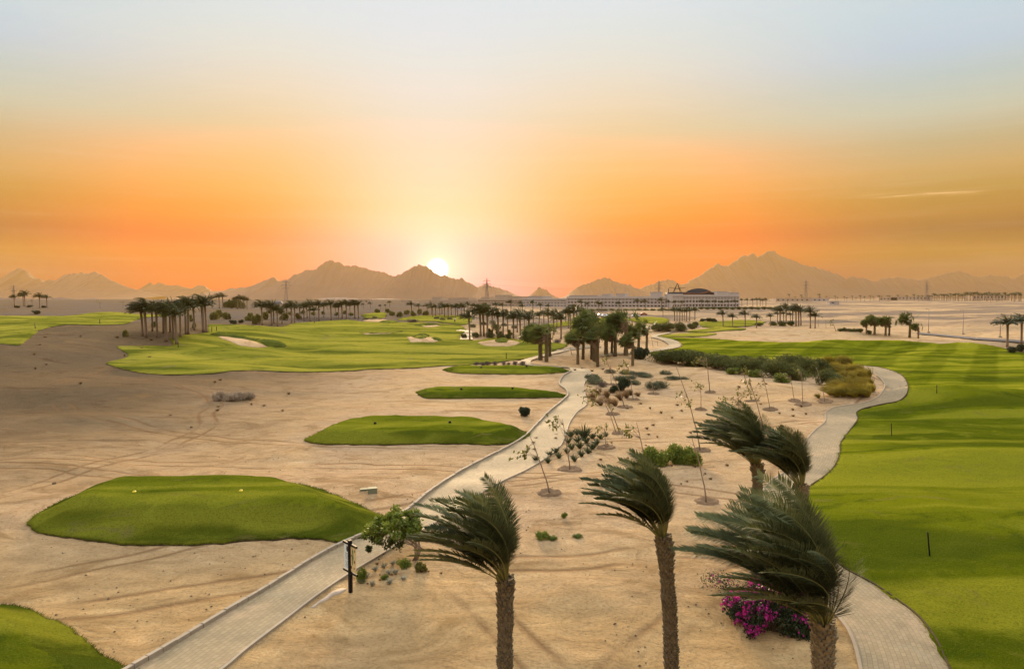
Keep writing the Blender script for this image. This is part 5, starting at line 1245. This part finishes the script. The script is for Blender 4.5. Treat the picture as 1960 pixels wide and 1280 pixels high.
def ball(x, y, mat, label, r, on):
    p = ground(x, y, on)[0]; mb = MB(); n = 12; z0 = float(hgt(p[0], p[1])) + on
    vs = [(math.cos(6.2832 * k / n) * math.sin(math.pi * i / 8) * r, math.sin(6.2832 * k / n) * math.sin(math.pi * i / 8) * r, r * .75 - math.cos(math.pi * i / 8) * r) for i in range(9) for k in range(n)]
    mb.add(vs, [(i * n + k, i * n + (k + 1) % n, (i + 1) * n + (k + 1) % n, (i + 1) * n + k) for i in range(8) for k in range(n)])
    mb.tube([(0, 0, -.25), (0, 0, .1)], .03, 6); o = mb.build('tee_marker', mat); o.location = (p[0], p[1], z0); tag(o, label, 'tee marker', 'round tee markers')


ball(257, 945, M['yellow'], 'yellow ball marker towards the far end of the large tee', .12, 1.05); ball(461, 943, M['yellow'], 'yellow ball marker at the path end of the large tee', .12, 1.05)
ball(718, 812, M['black'], 'black ball marker on the left half of the second tee', .14, .82); ball(861, 810, M['black'], 'black ball marker on the right half of the second tee', .14, .82)
ball(883, 746, M['black'], 'dark ball marker on the left of the third tee', .16, .62); ball(981, 744.5, M['black'], 'dark ball marker on the right of the third tee', .16, .62)
ball(921, 704.5, M['black'], 'dark ball marker left on the farthest tee', .18, .55); ball(1008, 702.5, M['black'], 'dark ball marker right on the farthest tee', .18, .55)
for x, y, w_, d_, h_, lab in ((713, 943, .55, .4, .3, 'green valve box on the sand above the large tee'), (701, 938, .75, .25, .08, 'flat valve cover lying beside the green box')):
    b = at(x, y); root = empty('valve_box', b, .3); tag(root, lab, 'box'); mb = MB(); mb.smooth = False; mb.box(-w_ / 2, w_ / 2, -d_ / 2, d_ / 2, -.1, h_); mb.build('case', M['box'], root)
    mb = MB(); mb.smooth = False; mb.box(-w_ / 2 - .02, w_ / 2 + .02, -d_ / 2 - .02, d_ / 2 + .02, h_ + .003, h_ + .04); mb.build('lid', M['box'], root)
M['pale_soil'] = plain('pale_concrete', (.40, .315, .225), .95, .3, 2, .6)
patch('spilled_concrete', [(597, 1160), (606, 1152), (622, 1144), (634, 1134), (652, 1127), (662, 1128), (652, 1134), (640, 1138), (628, 1148), (612, 1154), (604, 1162)], (M['pale_soil'], M['pale_soil']), lip=.0, off=.01, sink=False, rough=.05, label='pale smear of concrete between the path and the sign')
rng = random.Random(12)
# loose stones on the sand
for i, (x, y, lab) in enumerate(((366, 818, 'small dark stone on the bare sand above the large tee'), (104, 926, 'stone lying left of the large tee'), (1095, 796, 'pale stone on the sand by the kerb near the spiky plant'), (1190, 920, 'stone lying between the leaning saplings'),
                               (1600, 755, 'pale stone between grass clumps and path'))):
    b = at(x, y); rs = np.random.RandomState(i); mb = MB(); n = 9
    vs = [tuple(np.array([math.cos(6.2832 * k / n) * math.sin(math.pi * j / 6), math.sin(6.2832 * k / n) * math.sin(math.pi * j / 6), -math.cos(math.pi * j / 6) * .6 + .4]) * .13 * rs.uniform(.8, 1.15)) for j in range(7) for k in range(n)]
    mb.add(vs, [(j * n + k, j * n + (k + 1) % n, (j + 1) * n + (k + 1) % n, (j + 1) * n + k) for j in range(6) for k in range(n)]); o = mb.build('stone', M['stone'] if 'pale' in lab else M['twig']); o.location = b; tag(o, lab, 'stone')

rs = np.random.RandomState(77); V = []; F = []
rr_ = 22 * np.exp(rs.rand(3200) * 1.7); th_ = rs.uniform(-.62, .42, 3200); X_ = rr_ * np.sin(th_); Y_ = rr_ * np.cos(th_); ok = np.ones(3200, bool)
for G in SUNK: ok &= ~inside(G, X_, Y_)
ok &= vnoise(X_ / 9, Y_ / 9, 51) > -.12
for x, y in zip(X_[ok], Y_[ok]):
    s_ = .018 + .05 * rs.rand() ** 4; z = float(hgt(x, y)); b0 = len(V); c = np.array([x, y, z + s_ * .2]); a = rs.rand() * 6
    ring = [c + np.array([math.cos(a + k * 1.571) * s_ * rs.uniform(.7, 1.2), math.sin(a + k * 1.571) * s_ * rs.uniform(.7, 1.2), 0]) for k in range(4)]; V += ring + [c + np.array([0, 0, s_ * .8])]
    F += [(b0 + k, b0 + (k + 1) % 4, b0 + 4) for k in range(4)]
tag(link(bpy.data.objects.new('pebbles', mesh_np('pebbles', V, F, M['twig'], False))), 'small dark pebbles strewn over the bare sand', kind='stuff')

# ---- golfers and cars near the far green
def person(x, y, h, shirt, seed, label):
    """a standing figure grown from a jointed skeleton; shirt and trousers are its children"""
    b = at(x, y); s = h / 1.75; root = empty('person', b, .4 * seed, s); tag(root, label, 'person')
    def skin(name, V, E, rad, mat, par):
        me = bpy.data.meshes.new(name); me.from_pydata(V, E, []); o = link(bpy.data.objects.new(name, me), par); o.modifiers.new('skin', 'SKIN'); me.materials.append(mat)
        for v, r in zip(me.skin_vertices[0].data, rad): v.radius = (r, r * .85)
        me.skin_vertices[0].data[0].use_root = True; m_ = o.modifiers.new('sub', 'SUBSURF'); m_.levels = 1; m_.render_levels = 1; return o
    J = [(0, 0, .95), (0, 0, 1.2), (0, 0, 1.42), (0, -.01, 1.53), (0, -.02, 1.66), (.19, 0, 1.40), (.24, .02, 1.12), (.20, -.12, .92), (-.19, 0, 1.40), (-.24, .02, 1.12), (-.20, -.12, .92), (.1, 0, .88), (.11, -.02, .48), (.11, .02, .08), (.11, -.14, .04), (-.1, 0, .88), (-.12, 0, .48), (-.13, .03, .08), (-.13, -.13, .04)]
    E = [(0, 1), (1, 2), (2, 3), (3, 4), (2, 5), (5, 6), (6, 7), (2, 8), (8, 9), (9, 10), (0, 11), (11, 12), (12, 13), (13, 14), (0, 15), (15, 16), (16, 17), (17, 18)]
    skin('body', J, E, [.13, .13, .12, .06, .10, .06, .045, .04, .06, .045, .04, .085, .06, .04, .04, .085, .06, .04, .04], M['skin'], root)
    skin('shirt', [(0, 0, .92), (0, 0, 1.2), (0, 0, 1.41), (.19, 0, 1.40), (.235, .02, 1.15), (-.19, 0, 1.40), (-.235, .02, 1.15)], [(0, 1), (1, 2), (2, 3), (3, 4), (2, 5), (5, 6)], [.155, .15, .14, .085, .075, .085, .075], shirt, root)
    skin('trousers', [(0, 0, .93), (.1, 0, .86), (.11, -.02, .48), (.11, .02, .1), (-.1, 0, .86), (-.12, 0, .48), (-.13, .03, .1)], [(0, 1), (1, 2), (2, 3), (0, 4), (4, 5), (5, 6)], [.15, .11, .085, .07, .11, .085, .07], M['trousers'], root)
    mb = MB(); n = 10; vs = [(.105 * math.cos(6.28 * k / n) * math.cos(1.57 * j / 3), -.01 + .115 * math.sin(6.28 * k / n) * math.cos(1.57 * j / 3), 1.68 + .11 * math.sin(1.57 * j / 3)) for j in range(4) for k in range(n)]
    mb.add(vs, [(j * n + k, j * n + (k + 1) % n, (j + 1) * n + (k + 1) % n, (j + 1) * n + k) for j in range(3) for k in range(n)]); mb.build('hair', M['twig'], root)


M['skin'] = plain('skin', (.34, .20, .13), .6, .1, 3); M['white_cloth'] = plain('white_cloth', (.74, .73, .70), .8, .06, 3); M['trousers'] = plain('dark_trousers', (.05, .05, .055), .8, .2, 3)
person(1316.5, 627, 2.1, M['white_cloth'], 1, 'person in a white shirt standing on the left of the pair by the dark bushes'); person(1320, 627, 2.1, M['white_cloth'], -1, 'person in a white shirt standing on the right of the pair by the dark bushes')
person(870.5, 617, 2.2, M['white_cloth'], 2, 'lone distant person in white in the glare below the sun')
M['car_paint'] = plain('white_car_paint', (.70, .70, .70), .3, .05, 2, .05, .5); M['glass'] = plain('dark_glass', (.03, .035, .04), .15, .1, 2, .05, .5); M['tyre'] = plain('tyre', (.02, .02, .02), .8, .1, 3)
def car(x, y, rz, label, mat):
    b = at(x, y); root = empty('parked_car', b, rz); tag(root, label, 'car')
    P = [(-2.1, .35), (-2.15, .75), (-1.6, .92), (-1.0, 1.42), (.55, 1.45), (1.15, .98), (2.0, .85), (2.12, .5), (2.1, .35)]; mb = MB(); mb.smooth = False; n = len(P)
    vs = [(x, s * (.85 - (.12 if z > 1.2 else 0)), z) for s in (-1, 1) for x, z in P]; mb.add(vs, [tuple(range(n)), tuple(range(2 * n - 1, n - 1, -1))] + [(i, (i + 1) % n + 0, n + (i + 1) % n, n + i)[::-1] for i in range(n)]); mb.build('body', mat, root)
    for s in (-1, 1):
        mb = MB(); mb.smooth = False; mb.add([(-1.35, s * .835, .98), (.95, s * .835, 1.0), (.48, s * .765, 1.38), (-.95, s * .765, 1.36)], [(0, 1, 2, 3)]); mb.build('window', M['glass'], root)
        for wx in (-1.3, 1.3):
            mb = MB(); mb.beam((wx, s * .70, .32), (wx, s * .88, .32), .32, 0, 14); mb.build('wheel', M['tyre'], root)
car(1216, 606, .15, 'white car parked on the sand in front of the hotel', M['car_paint'])
M['red_paint'] = plain('faded_red_paint', (.30, .08, .05), .5, .2, 3)
car(1232, 603, .1, 'small faded red car to the right of the white car', M['red_paint'])
for k, (x, y) in enumerate(((1150, 605), (1157, 606), (1164, 606))): car(x, y, .3 * k, f'pale parked car, {ordn(k, 3)} of three before the hotel middle', M['car_paint'])

# ---- pylons and their cables
M['steel'] = plain('galvanised_steel', (.20, .17, .15), .6, .2, .3)
PY = []
def pylon(x, yt, yb, Y, label):
    b = on_depth(x, yb, Y); z0 = float(hgt(b.x, b.y)); t = on_depth(x, yt, Y); H = t.z - z0; root = empty('pylon', (b.x, b.y, z0), .35); tag(root, label, 'pylon', 'power pylons on the plain')
    def hw(z): q = z / H; return (2.6 * (1 - q / .62) + .9 * q / .62) if q < .62 else .9 * (1 - (q - .62) / .38) + .12
    mb = MB(); mb.smooth = False; lv = [0, .13, .25, .36, .46, .55, .62, .70, .78, .86, .93, 1.0]; r = .19
    for a, c in zip(lv, lv[1:]):
        A = [(sx * hw(a * H), sy * hw(a * H), a * H) for sx, sy in ((-1, -1), (1, -1), (1, 1), (-1, 1))]; C_ = [(sx * hw(c * H), sy * hw(c * H), c * H) for sx, sy in ((-1, -1), (1, -1), (1, 1), (-1, 1))]
        for i in range(4):
            mb.beam(A[i], C_[i], r); mb.beam(A[i], C_[(i + 1) % 4], r * .6); mb.beam(A[(i + 1) % 4], C_[i], r * .6); mb.beam(C_[i], C_[(i + 1) % 4], r * .6)
    mb.build('tower', M['steel'], root)
    for q, wd in ((.60, 5.6), (.74, 6.4), (.88, 5.2)):
        mb = MB(); mb.smooth = False
        for s in (-1, 1):
            mb.beam((0, 0, q * H), (s * wd, 0, q * H), .24); mb.beam((0, 0, (q + .05) * H), (s * wd, 0, q * H), .13); mb.beam((s * wd, 0, q * H), (s * wd, 0, (q - .05) * H), .2)
        mb.build('cross_arm', M['steel'], root)
    PY.append((b.x, b.y, z0, H))


pylon(27, 545, 581, 1250, 'lattice pylon at the far left behind the bent palms'); pylon(548, 535, 580, 1000, 'lattice pylon in front of the broad dark mountain'); pylon(932, 532, 578, 1000, 'orange lit lattice pylon to the right of the sun')
pylon(1261, 536, 578, 1100, 'lattice pylon rising behind the hotel roof'); pylon(1542, 535, 577, 1100, 'lattice pylon beyond the ridge palms'); pylon(1773, 537, 577, 1150, 'lattice pylon over the far palm plantation')
for k, (a, c) in enumerate(zip(PY, PY[1:])):
    for q, s in ((.74, -5), (.74, 5), (1.0, 0)):
        mb = MB(); P = []
        for i in range(25):
            u = i / 24; P.append((a[0] + (c[0] - a[0]) * u + s * .9, a[1] + (c[1] - a[1]) * u, a[2] + a[3] * q + (c[2] + c[3] * q - a[2] - a[3] * q) * u - 8 * 4 * u * (1 - u) * .8))
        mb.tube(P, .06, 4); tag(mb.build('power_cable', M['steel']), ('power cable sagging between the leftmost and the second pylon', 'power cable sagging between the second pylon and the orange one', 'power cable from the orange pylon to the hotel pylon', 'power cable from the hotel pylon towards the ridge pylon', 'power cable between the two pylons right of the hotel')[k], 'cable', f'cables of span {ORD[k]}')
# ---- lamp posts along the desert road
for i, (x, yb, yt) in enumerate(((1777, 637, 592), (1843, 640, 595), (1914, 646, 608))):
    b = at(x, yb); H = on_depth(x, yt, b.y).z - b.z; root = empty('street_lamp', b); tag(root, f'thin grey lamp post, {ordn(i, 3)} of three along the desert road', 'street lamp', 'lamp posts on the desert road')
    mb = MB(); mb.tube([(0, 0, -.2), (0, 0, H)], [.11, .06], 8); mb.build('pole', M['steel'], root); mb = MB(); mb.tube([(0, 0, H - .05), (-.5, 0, H + .15), (-1.2, 0, H + .2)], [.05, .05, .09], 6); mb.build('lamp_head', M['steel'], root)
    mb = MB(); mb.box(-.35, .35, -.35, .35, -.2, .5); mb.build('base', M['kerb'], root)

# ---- the hotel and other far buildings
M['plaster'] = plain('pale_plaster', (.44, .385, .335), .9, .08, .1, .05); M['plaster_warm'] = plain('sand_plaster', (.44, .34, .245), .9, .08, .1, .05); M['recess'] = plain('shaded_glass', (.055, .055, .06), .35, .2, 1, .05)
def wing(xa, xb, Ya, Yb, yroof, ybase, bays, storeys, label, mat='plaster', depth=16, blocks=(), arches=True):
    A = on_depth(xa, ybase, Ya); B = on_depth(xb, ybase, Yb); L = math.hypot(B.x - A.x, B.y - A.y); rz = math.atan2(B.y - A.y, B.x - A.x); z0 = float(hgt((A.x + B.x) / 2, (A.y + B.y) / 2)) - 1.0
    Hh = on_depth((xa + xb) / 2, yroof, (Ya + Yb) / 2).z - z0; root = empty('hotel', (A.x, A.y, z0), rz); tag(root, label, 'building', None)
    par = .9; g0 = 1.0; sh = (Hh - par - g0) / storeys; wall = MB(); wall.smooth = False; bw = L / bays
    wall.box(0, L, 1.2, depth, 0, Hh - par)
    wall.box(-.1, L + .1, -.05, 1.197, 0, g0 + .25)
    for s in range(storeys): wall.box(-.1, L + .1, -.05 if s < storeys - 1 else -.25, 1.197, g0 + (s + 1) * sh - (.55 if s < storeys - 1 else .7), g0 + (s + 1) * sh + (.25 if s < storeys - 1 else .0))
    for i in range(bays + 1):
        x = min(max(i * bw, .35), L - .35); wall.box(x - .42, x + .42, -.02, 1.19, g0 + .26, Hh - par - .71)
        if i < bays:
            for q in (1 / 3, 2 / 3):
                xm = i * bw + bw * q; s0 = storeys - 1
                wall.box(xm - .2, xm + .2, .1, 1.18, g0 + s0 * sh + .26, Hh - par - .71)
            for s in range(storeys - 1): wall.box(i * bw + .43, (i + 1) * bw - .43, .05, .15, g0 + s * sh + .26, g0 + s * sh + .95)
    wall.build('wall', M[mat], root)
    pr = MB(); pr.smooth = False; pr.box(-.15, L + .15, -.2, .2, Hh - par + .003, Hh); pr.box(-.15, L + .15, depth - .4, depth, Hh - par + .003, Hh); pr.box(-.15, .2, .203, depth - .403, Hh - par + .003, Hh); pr.box(L - .2, L + .15, .203, depth - .403, Hh - par + .003, Hh); pr.build('parapet', M[mat], root)
    wm = MB(); wm.smooth = False; wm.box(-bw * .5 + .75, bw * .5 - .75, 0, .08, 0, sh - 1.0); wme = wm.mesh('window', M['recess'])
    for s in range(storeys):
        for i in range(bays):
            if bays * storeys > 100 and s == 0: continue
            o = link(bpy.data.objects.new('window', wme), root); o.location = ((i + .5) * bw, 1.11, g0 + s * sh + .27)
    for x0, x1, hh in blocks:
        rb = MB(); rb.smooth = False; hh *= 1.45; rb.box(L * x0, L * x1, 1.5, depth - 2, Hh - par + .004, Hh + hh); rb.box(L * x0 - .25, L * x1 + .25, 1.2, depth - 1.7, Hh + hh + .003, Hh + hh + .45); rb.build('roof_block', M[mat], root)
    return root


wing(1306.5, 1415, 556, 560, 564.0, 590.5, 18, 3, 'end wing of the pale hotel with rows of balconies, nearest the bushy palms', blocks=((.62, .80, 1.6), (.86, 1.0, 1.2)))
wing(1286, 1306, 552, 553, 562.5, 591, 4, 3, 'projecting narrow stair block between the two long hotel wings', blocks=())
wing(1085, 1286, 600, 562, 567.5, 592, 30, 3, 'long middle wing of the pale hotel with arched top windows', blocks=((.02, .30, .5), (.34, .42, 1.3), (.48, .56, 1.4), (.80, .88, 2.4), (.93, .99, 1.0)))
wing(1000, 1084, 640, 606, 570.5, 593, 14, 3, 'pale hotel block behind the brownish palm row', blocks=((.1, .45, 1.0),))
wing(915, 998, 680, 645, 571.5, 594, 13, 3, 'orange hazed hotel block below the orange pylon', 'plaster_warm', blocks=((.05, .25, .9), (.38, .60, 2.2), (.68, .95, 1.2)))
wing(822, 913, 720, 685, 573.5, 595, 12, 3, 'hotel block lost in the glare under the setting sun', 'plaster_warm', blocks=((.04, .22, 1.6), (.40, .82, 1.0)))
wing(766, 821, 740, 722, 579.5, 596, 8, 2, 'low hazy building at the left end of the hotel', 'plaster_warm', blocks=((.0, .4, 1.5),))
# the slide tower on the roof
b = on_depth(1326, 563, 572); zt = b.z; root = empty('water_slide', (b.x, b.y, zt - 4)); tag(root, 'dark curved slide roof with a pointed timber frame above the hotel', 'slide')
M['slide_blue'] = plain('dark_slide', (.035, .05, .07), .5, .2, .5); M['slide_red'] = plain('rusty_slide', (.10, .04, .028), .6, .2, .5); M['timber'] = plain('dark_timber', (.055, .04, .03), .8, .2, .5)
mb = MB()
for j in range(9):
    vs = []
    for i in range(17): a = math.pi * i / 16; vs.append((math.cos(a) * 12.5 + 4 + .5 * j, j * 1.1 - 4, 3.6 + math.sin(a) ** 1.3 * 5.2 * (1 - .03 * j)))
    if j == 0: mb.add(vs, [tuple(range(17))])
    if j: mb.add(pv_ + vs, [(i, i + 1, 18 + i, 17 + i) for i in range(16)])
    pv_ = vs
mb.build('slide_roof', M['slide_blue'], root)
mb = MB(); mb.tube([(-10, -4.5, 3.6), (-4, -5, 4.6), (2, -5.3, 4.0), (7, -5.2, 4.6), (12, -5, 6.2), (17, -4, 4.0)], [.75] * 6, 8); mb.build('slide_tube', M['slide_red'], root)
mb = MB(); mb.smooth = False; mb.box(-22, -6, -4, 4, 3.6, 5.6); mb.box(-21.5, -20.9, -3.8, -3.2, 5.6, 9); mb.build('platform', M['slide_blue'], root)
mb = MB(); mb.smooth = False
for s in (-1, 1):
    for d in (-2, 2): mb.beam((-13 + s * 3, d, 5.6), (-13, 0, 13.2), .22)
    mb.beam((-13 + s * 7, 0, 9.6), (-13, 0, 8.6), .2); mb.beam((-13 + s * 3, -2, 5.6), (-13 + s * 1.5, 0, 9.4), .15)
mb.build('timber_frame', M['timber'], root)
def hut(x, y, Y, w_, d_, h_, label, mat='plaster_warm', rz=0):
    b = on_depth(x, y, Y); z0 = float(hgt(b.x, b.y)); root = empty('building', (b.x, b.y, z0), rz); tag(root, label, 'building'); mb = MB(); mb.smooth = False; mb.box(-w_ / 2, w_ / 2, 0, d_, -.5, h_); mb.build('wall', M[mat], root)
    mb = MB(); mb.smooth = False; mb.box(-w_ / 2 - .3, w_ / 2 + .3, -.3, d_ + .3, h_ + .003, h_ + .4); mb.build('roof', M[mat], root)
    for i in range(int(w_ / 6)):
        mb = MB(); mb.smooth = False; x0 = -w_ / 2 + 2 + i * 6; mb.box(x0, x0 + 2.2, -.06, -.003, h_ * .4, h_ * .75); mb.build('window', M['recess'], root)
hut(1520, 577, 860, 46, 12, 4.5, 'long low building behind the ridge palms', 'plaster_warm'); hut(1571, 577, 900, 22, 10, 4.5, 'small white building right of the ridge pylon', 'plaster'); hut(1597, 586, 640, 9, 6, 2.6, 'tiny white hut at the end of the far dark hedge', 'plaster')
hut(1745, 573, 1150, 70, 14, 6, 'distant low building before the far palm plantation', 'plaster_warm'); hut(1895, 572, 1200, 60, 20, 9, 'brown distant building behind the far plantation', 'plaster_warm'); hut(1700, 572, 1150, 30, 12, 5, 'small distant block between far palms', 'plaster_warm')
hut(688, 583, 800, 26, 10, 4, 'low grey house behind the small far palms', 'plaster_warm'); hut(880, 605, 520, 8, 5, 3.2, 'little white kiosk among the palms in the glare', 'plaster')
M['dome'] = plain('grey_dome', (.14, .13, .12), .6, .1, .5); b = on_depth(533, 583, 700); mb = MB(); n = 20
vs = [(4.6 * math.cos(6.2832 * k / n) * math.cos(1.5708 * j / 6), 4.6 * math.sin(6.2832 * k / n) * math.cos(1.5708 * j / 6), 4.8 * math.sin(1.5708 * j / 6) - .5) for j in range(7) for k in range(n)]
mb.add(vs, [(j * n + k, j * n + (k + 1) % n, (j + 1) * n + (k + 1) % n, (j + 1) * n + k) for j in range(6) for k in range(n)]); o = mb.build('dome', M['dome']); o.location = (b.x, b.y, float(hgt(b.x, b.y))); tag(o, 'grey domed roof showing behind the palm clump', 'dome')
# hedges along the foot of the hotel
shrubs('hedge', [(1320 + i * 12, 592 + (i % 2) * .4, 15, 6) for i in range(18)], 'clipped low hedge bush', 'along the foot of the hotel end wing', 'hedge along the hotel end wing')
shrubs('hedge', [(1095 + i * 13, 594.5 + (i % 2) * .4, 15, 4.5) for i in range(17)], 'low hedge bush', 'along the wall of the middle wing', 'hedge along the hotel middle wing')

# ------------------------------------------------------------------ the air
hz = MB(); hz.smooth = False; hz.box(-8500, 8500, -8500, 8500, -8.0, 640)
m, t, out = material('haze')
pv = t.new('ShaderNodeVolumePrincipled'); pv.inputs['Color'].default_value = (1.0, .63, .17, 1)
pv.inputs['Density'].default_value = 3.6e-5; pv.inputs['Anisotropy'].default_value = 0.28
t.l.new(pv.outputs[0], out.inputs['Volume'])
tag(hz.build('haze', m), 'dusty evening air over the whole plain', kind='stuff')
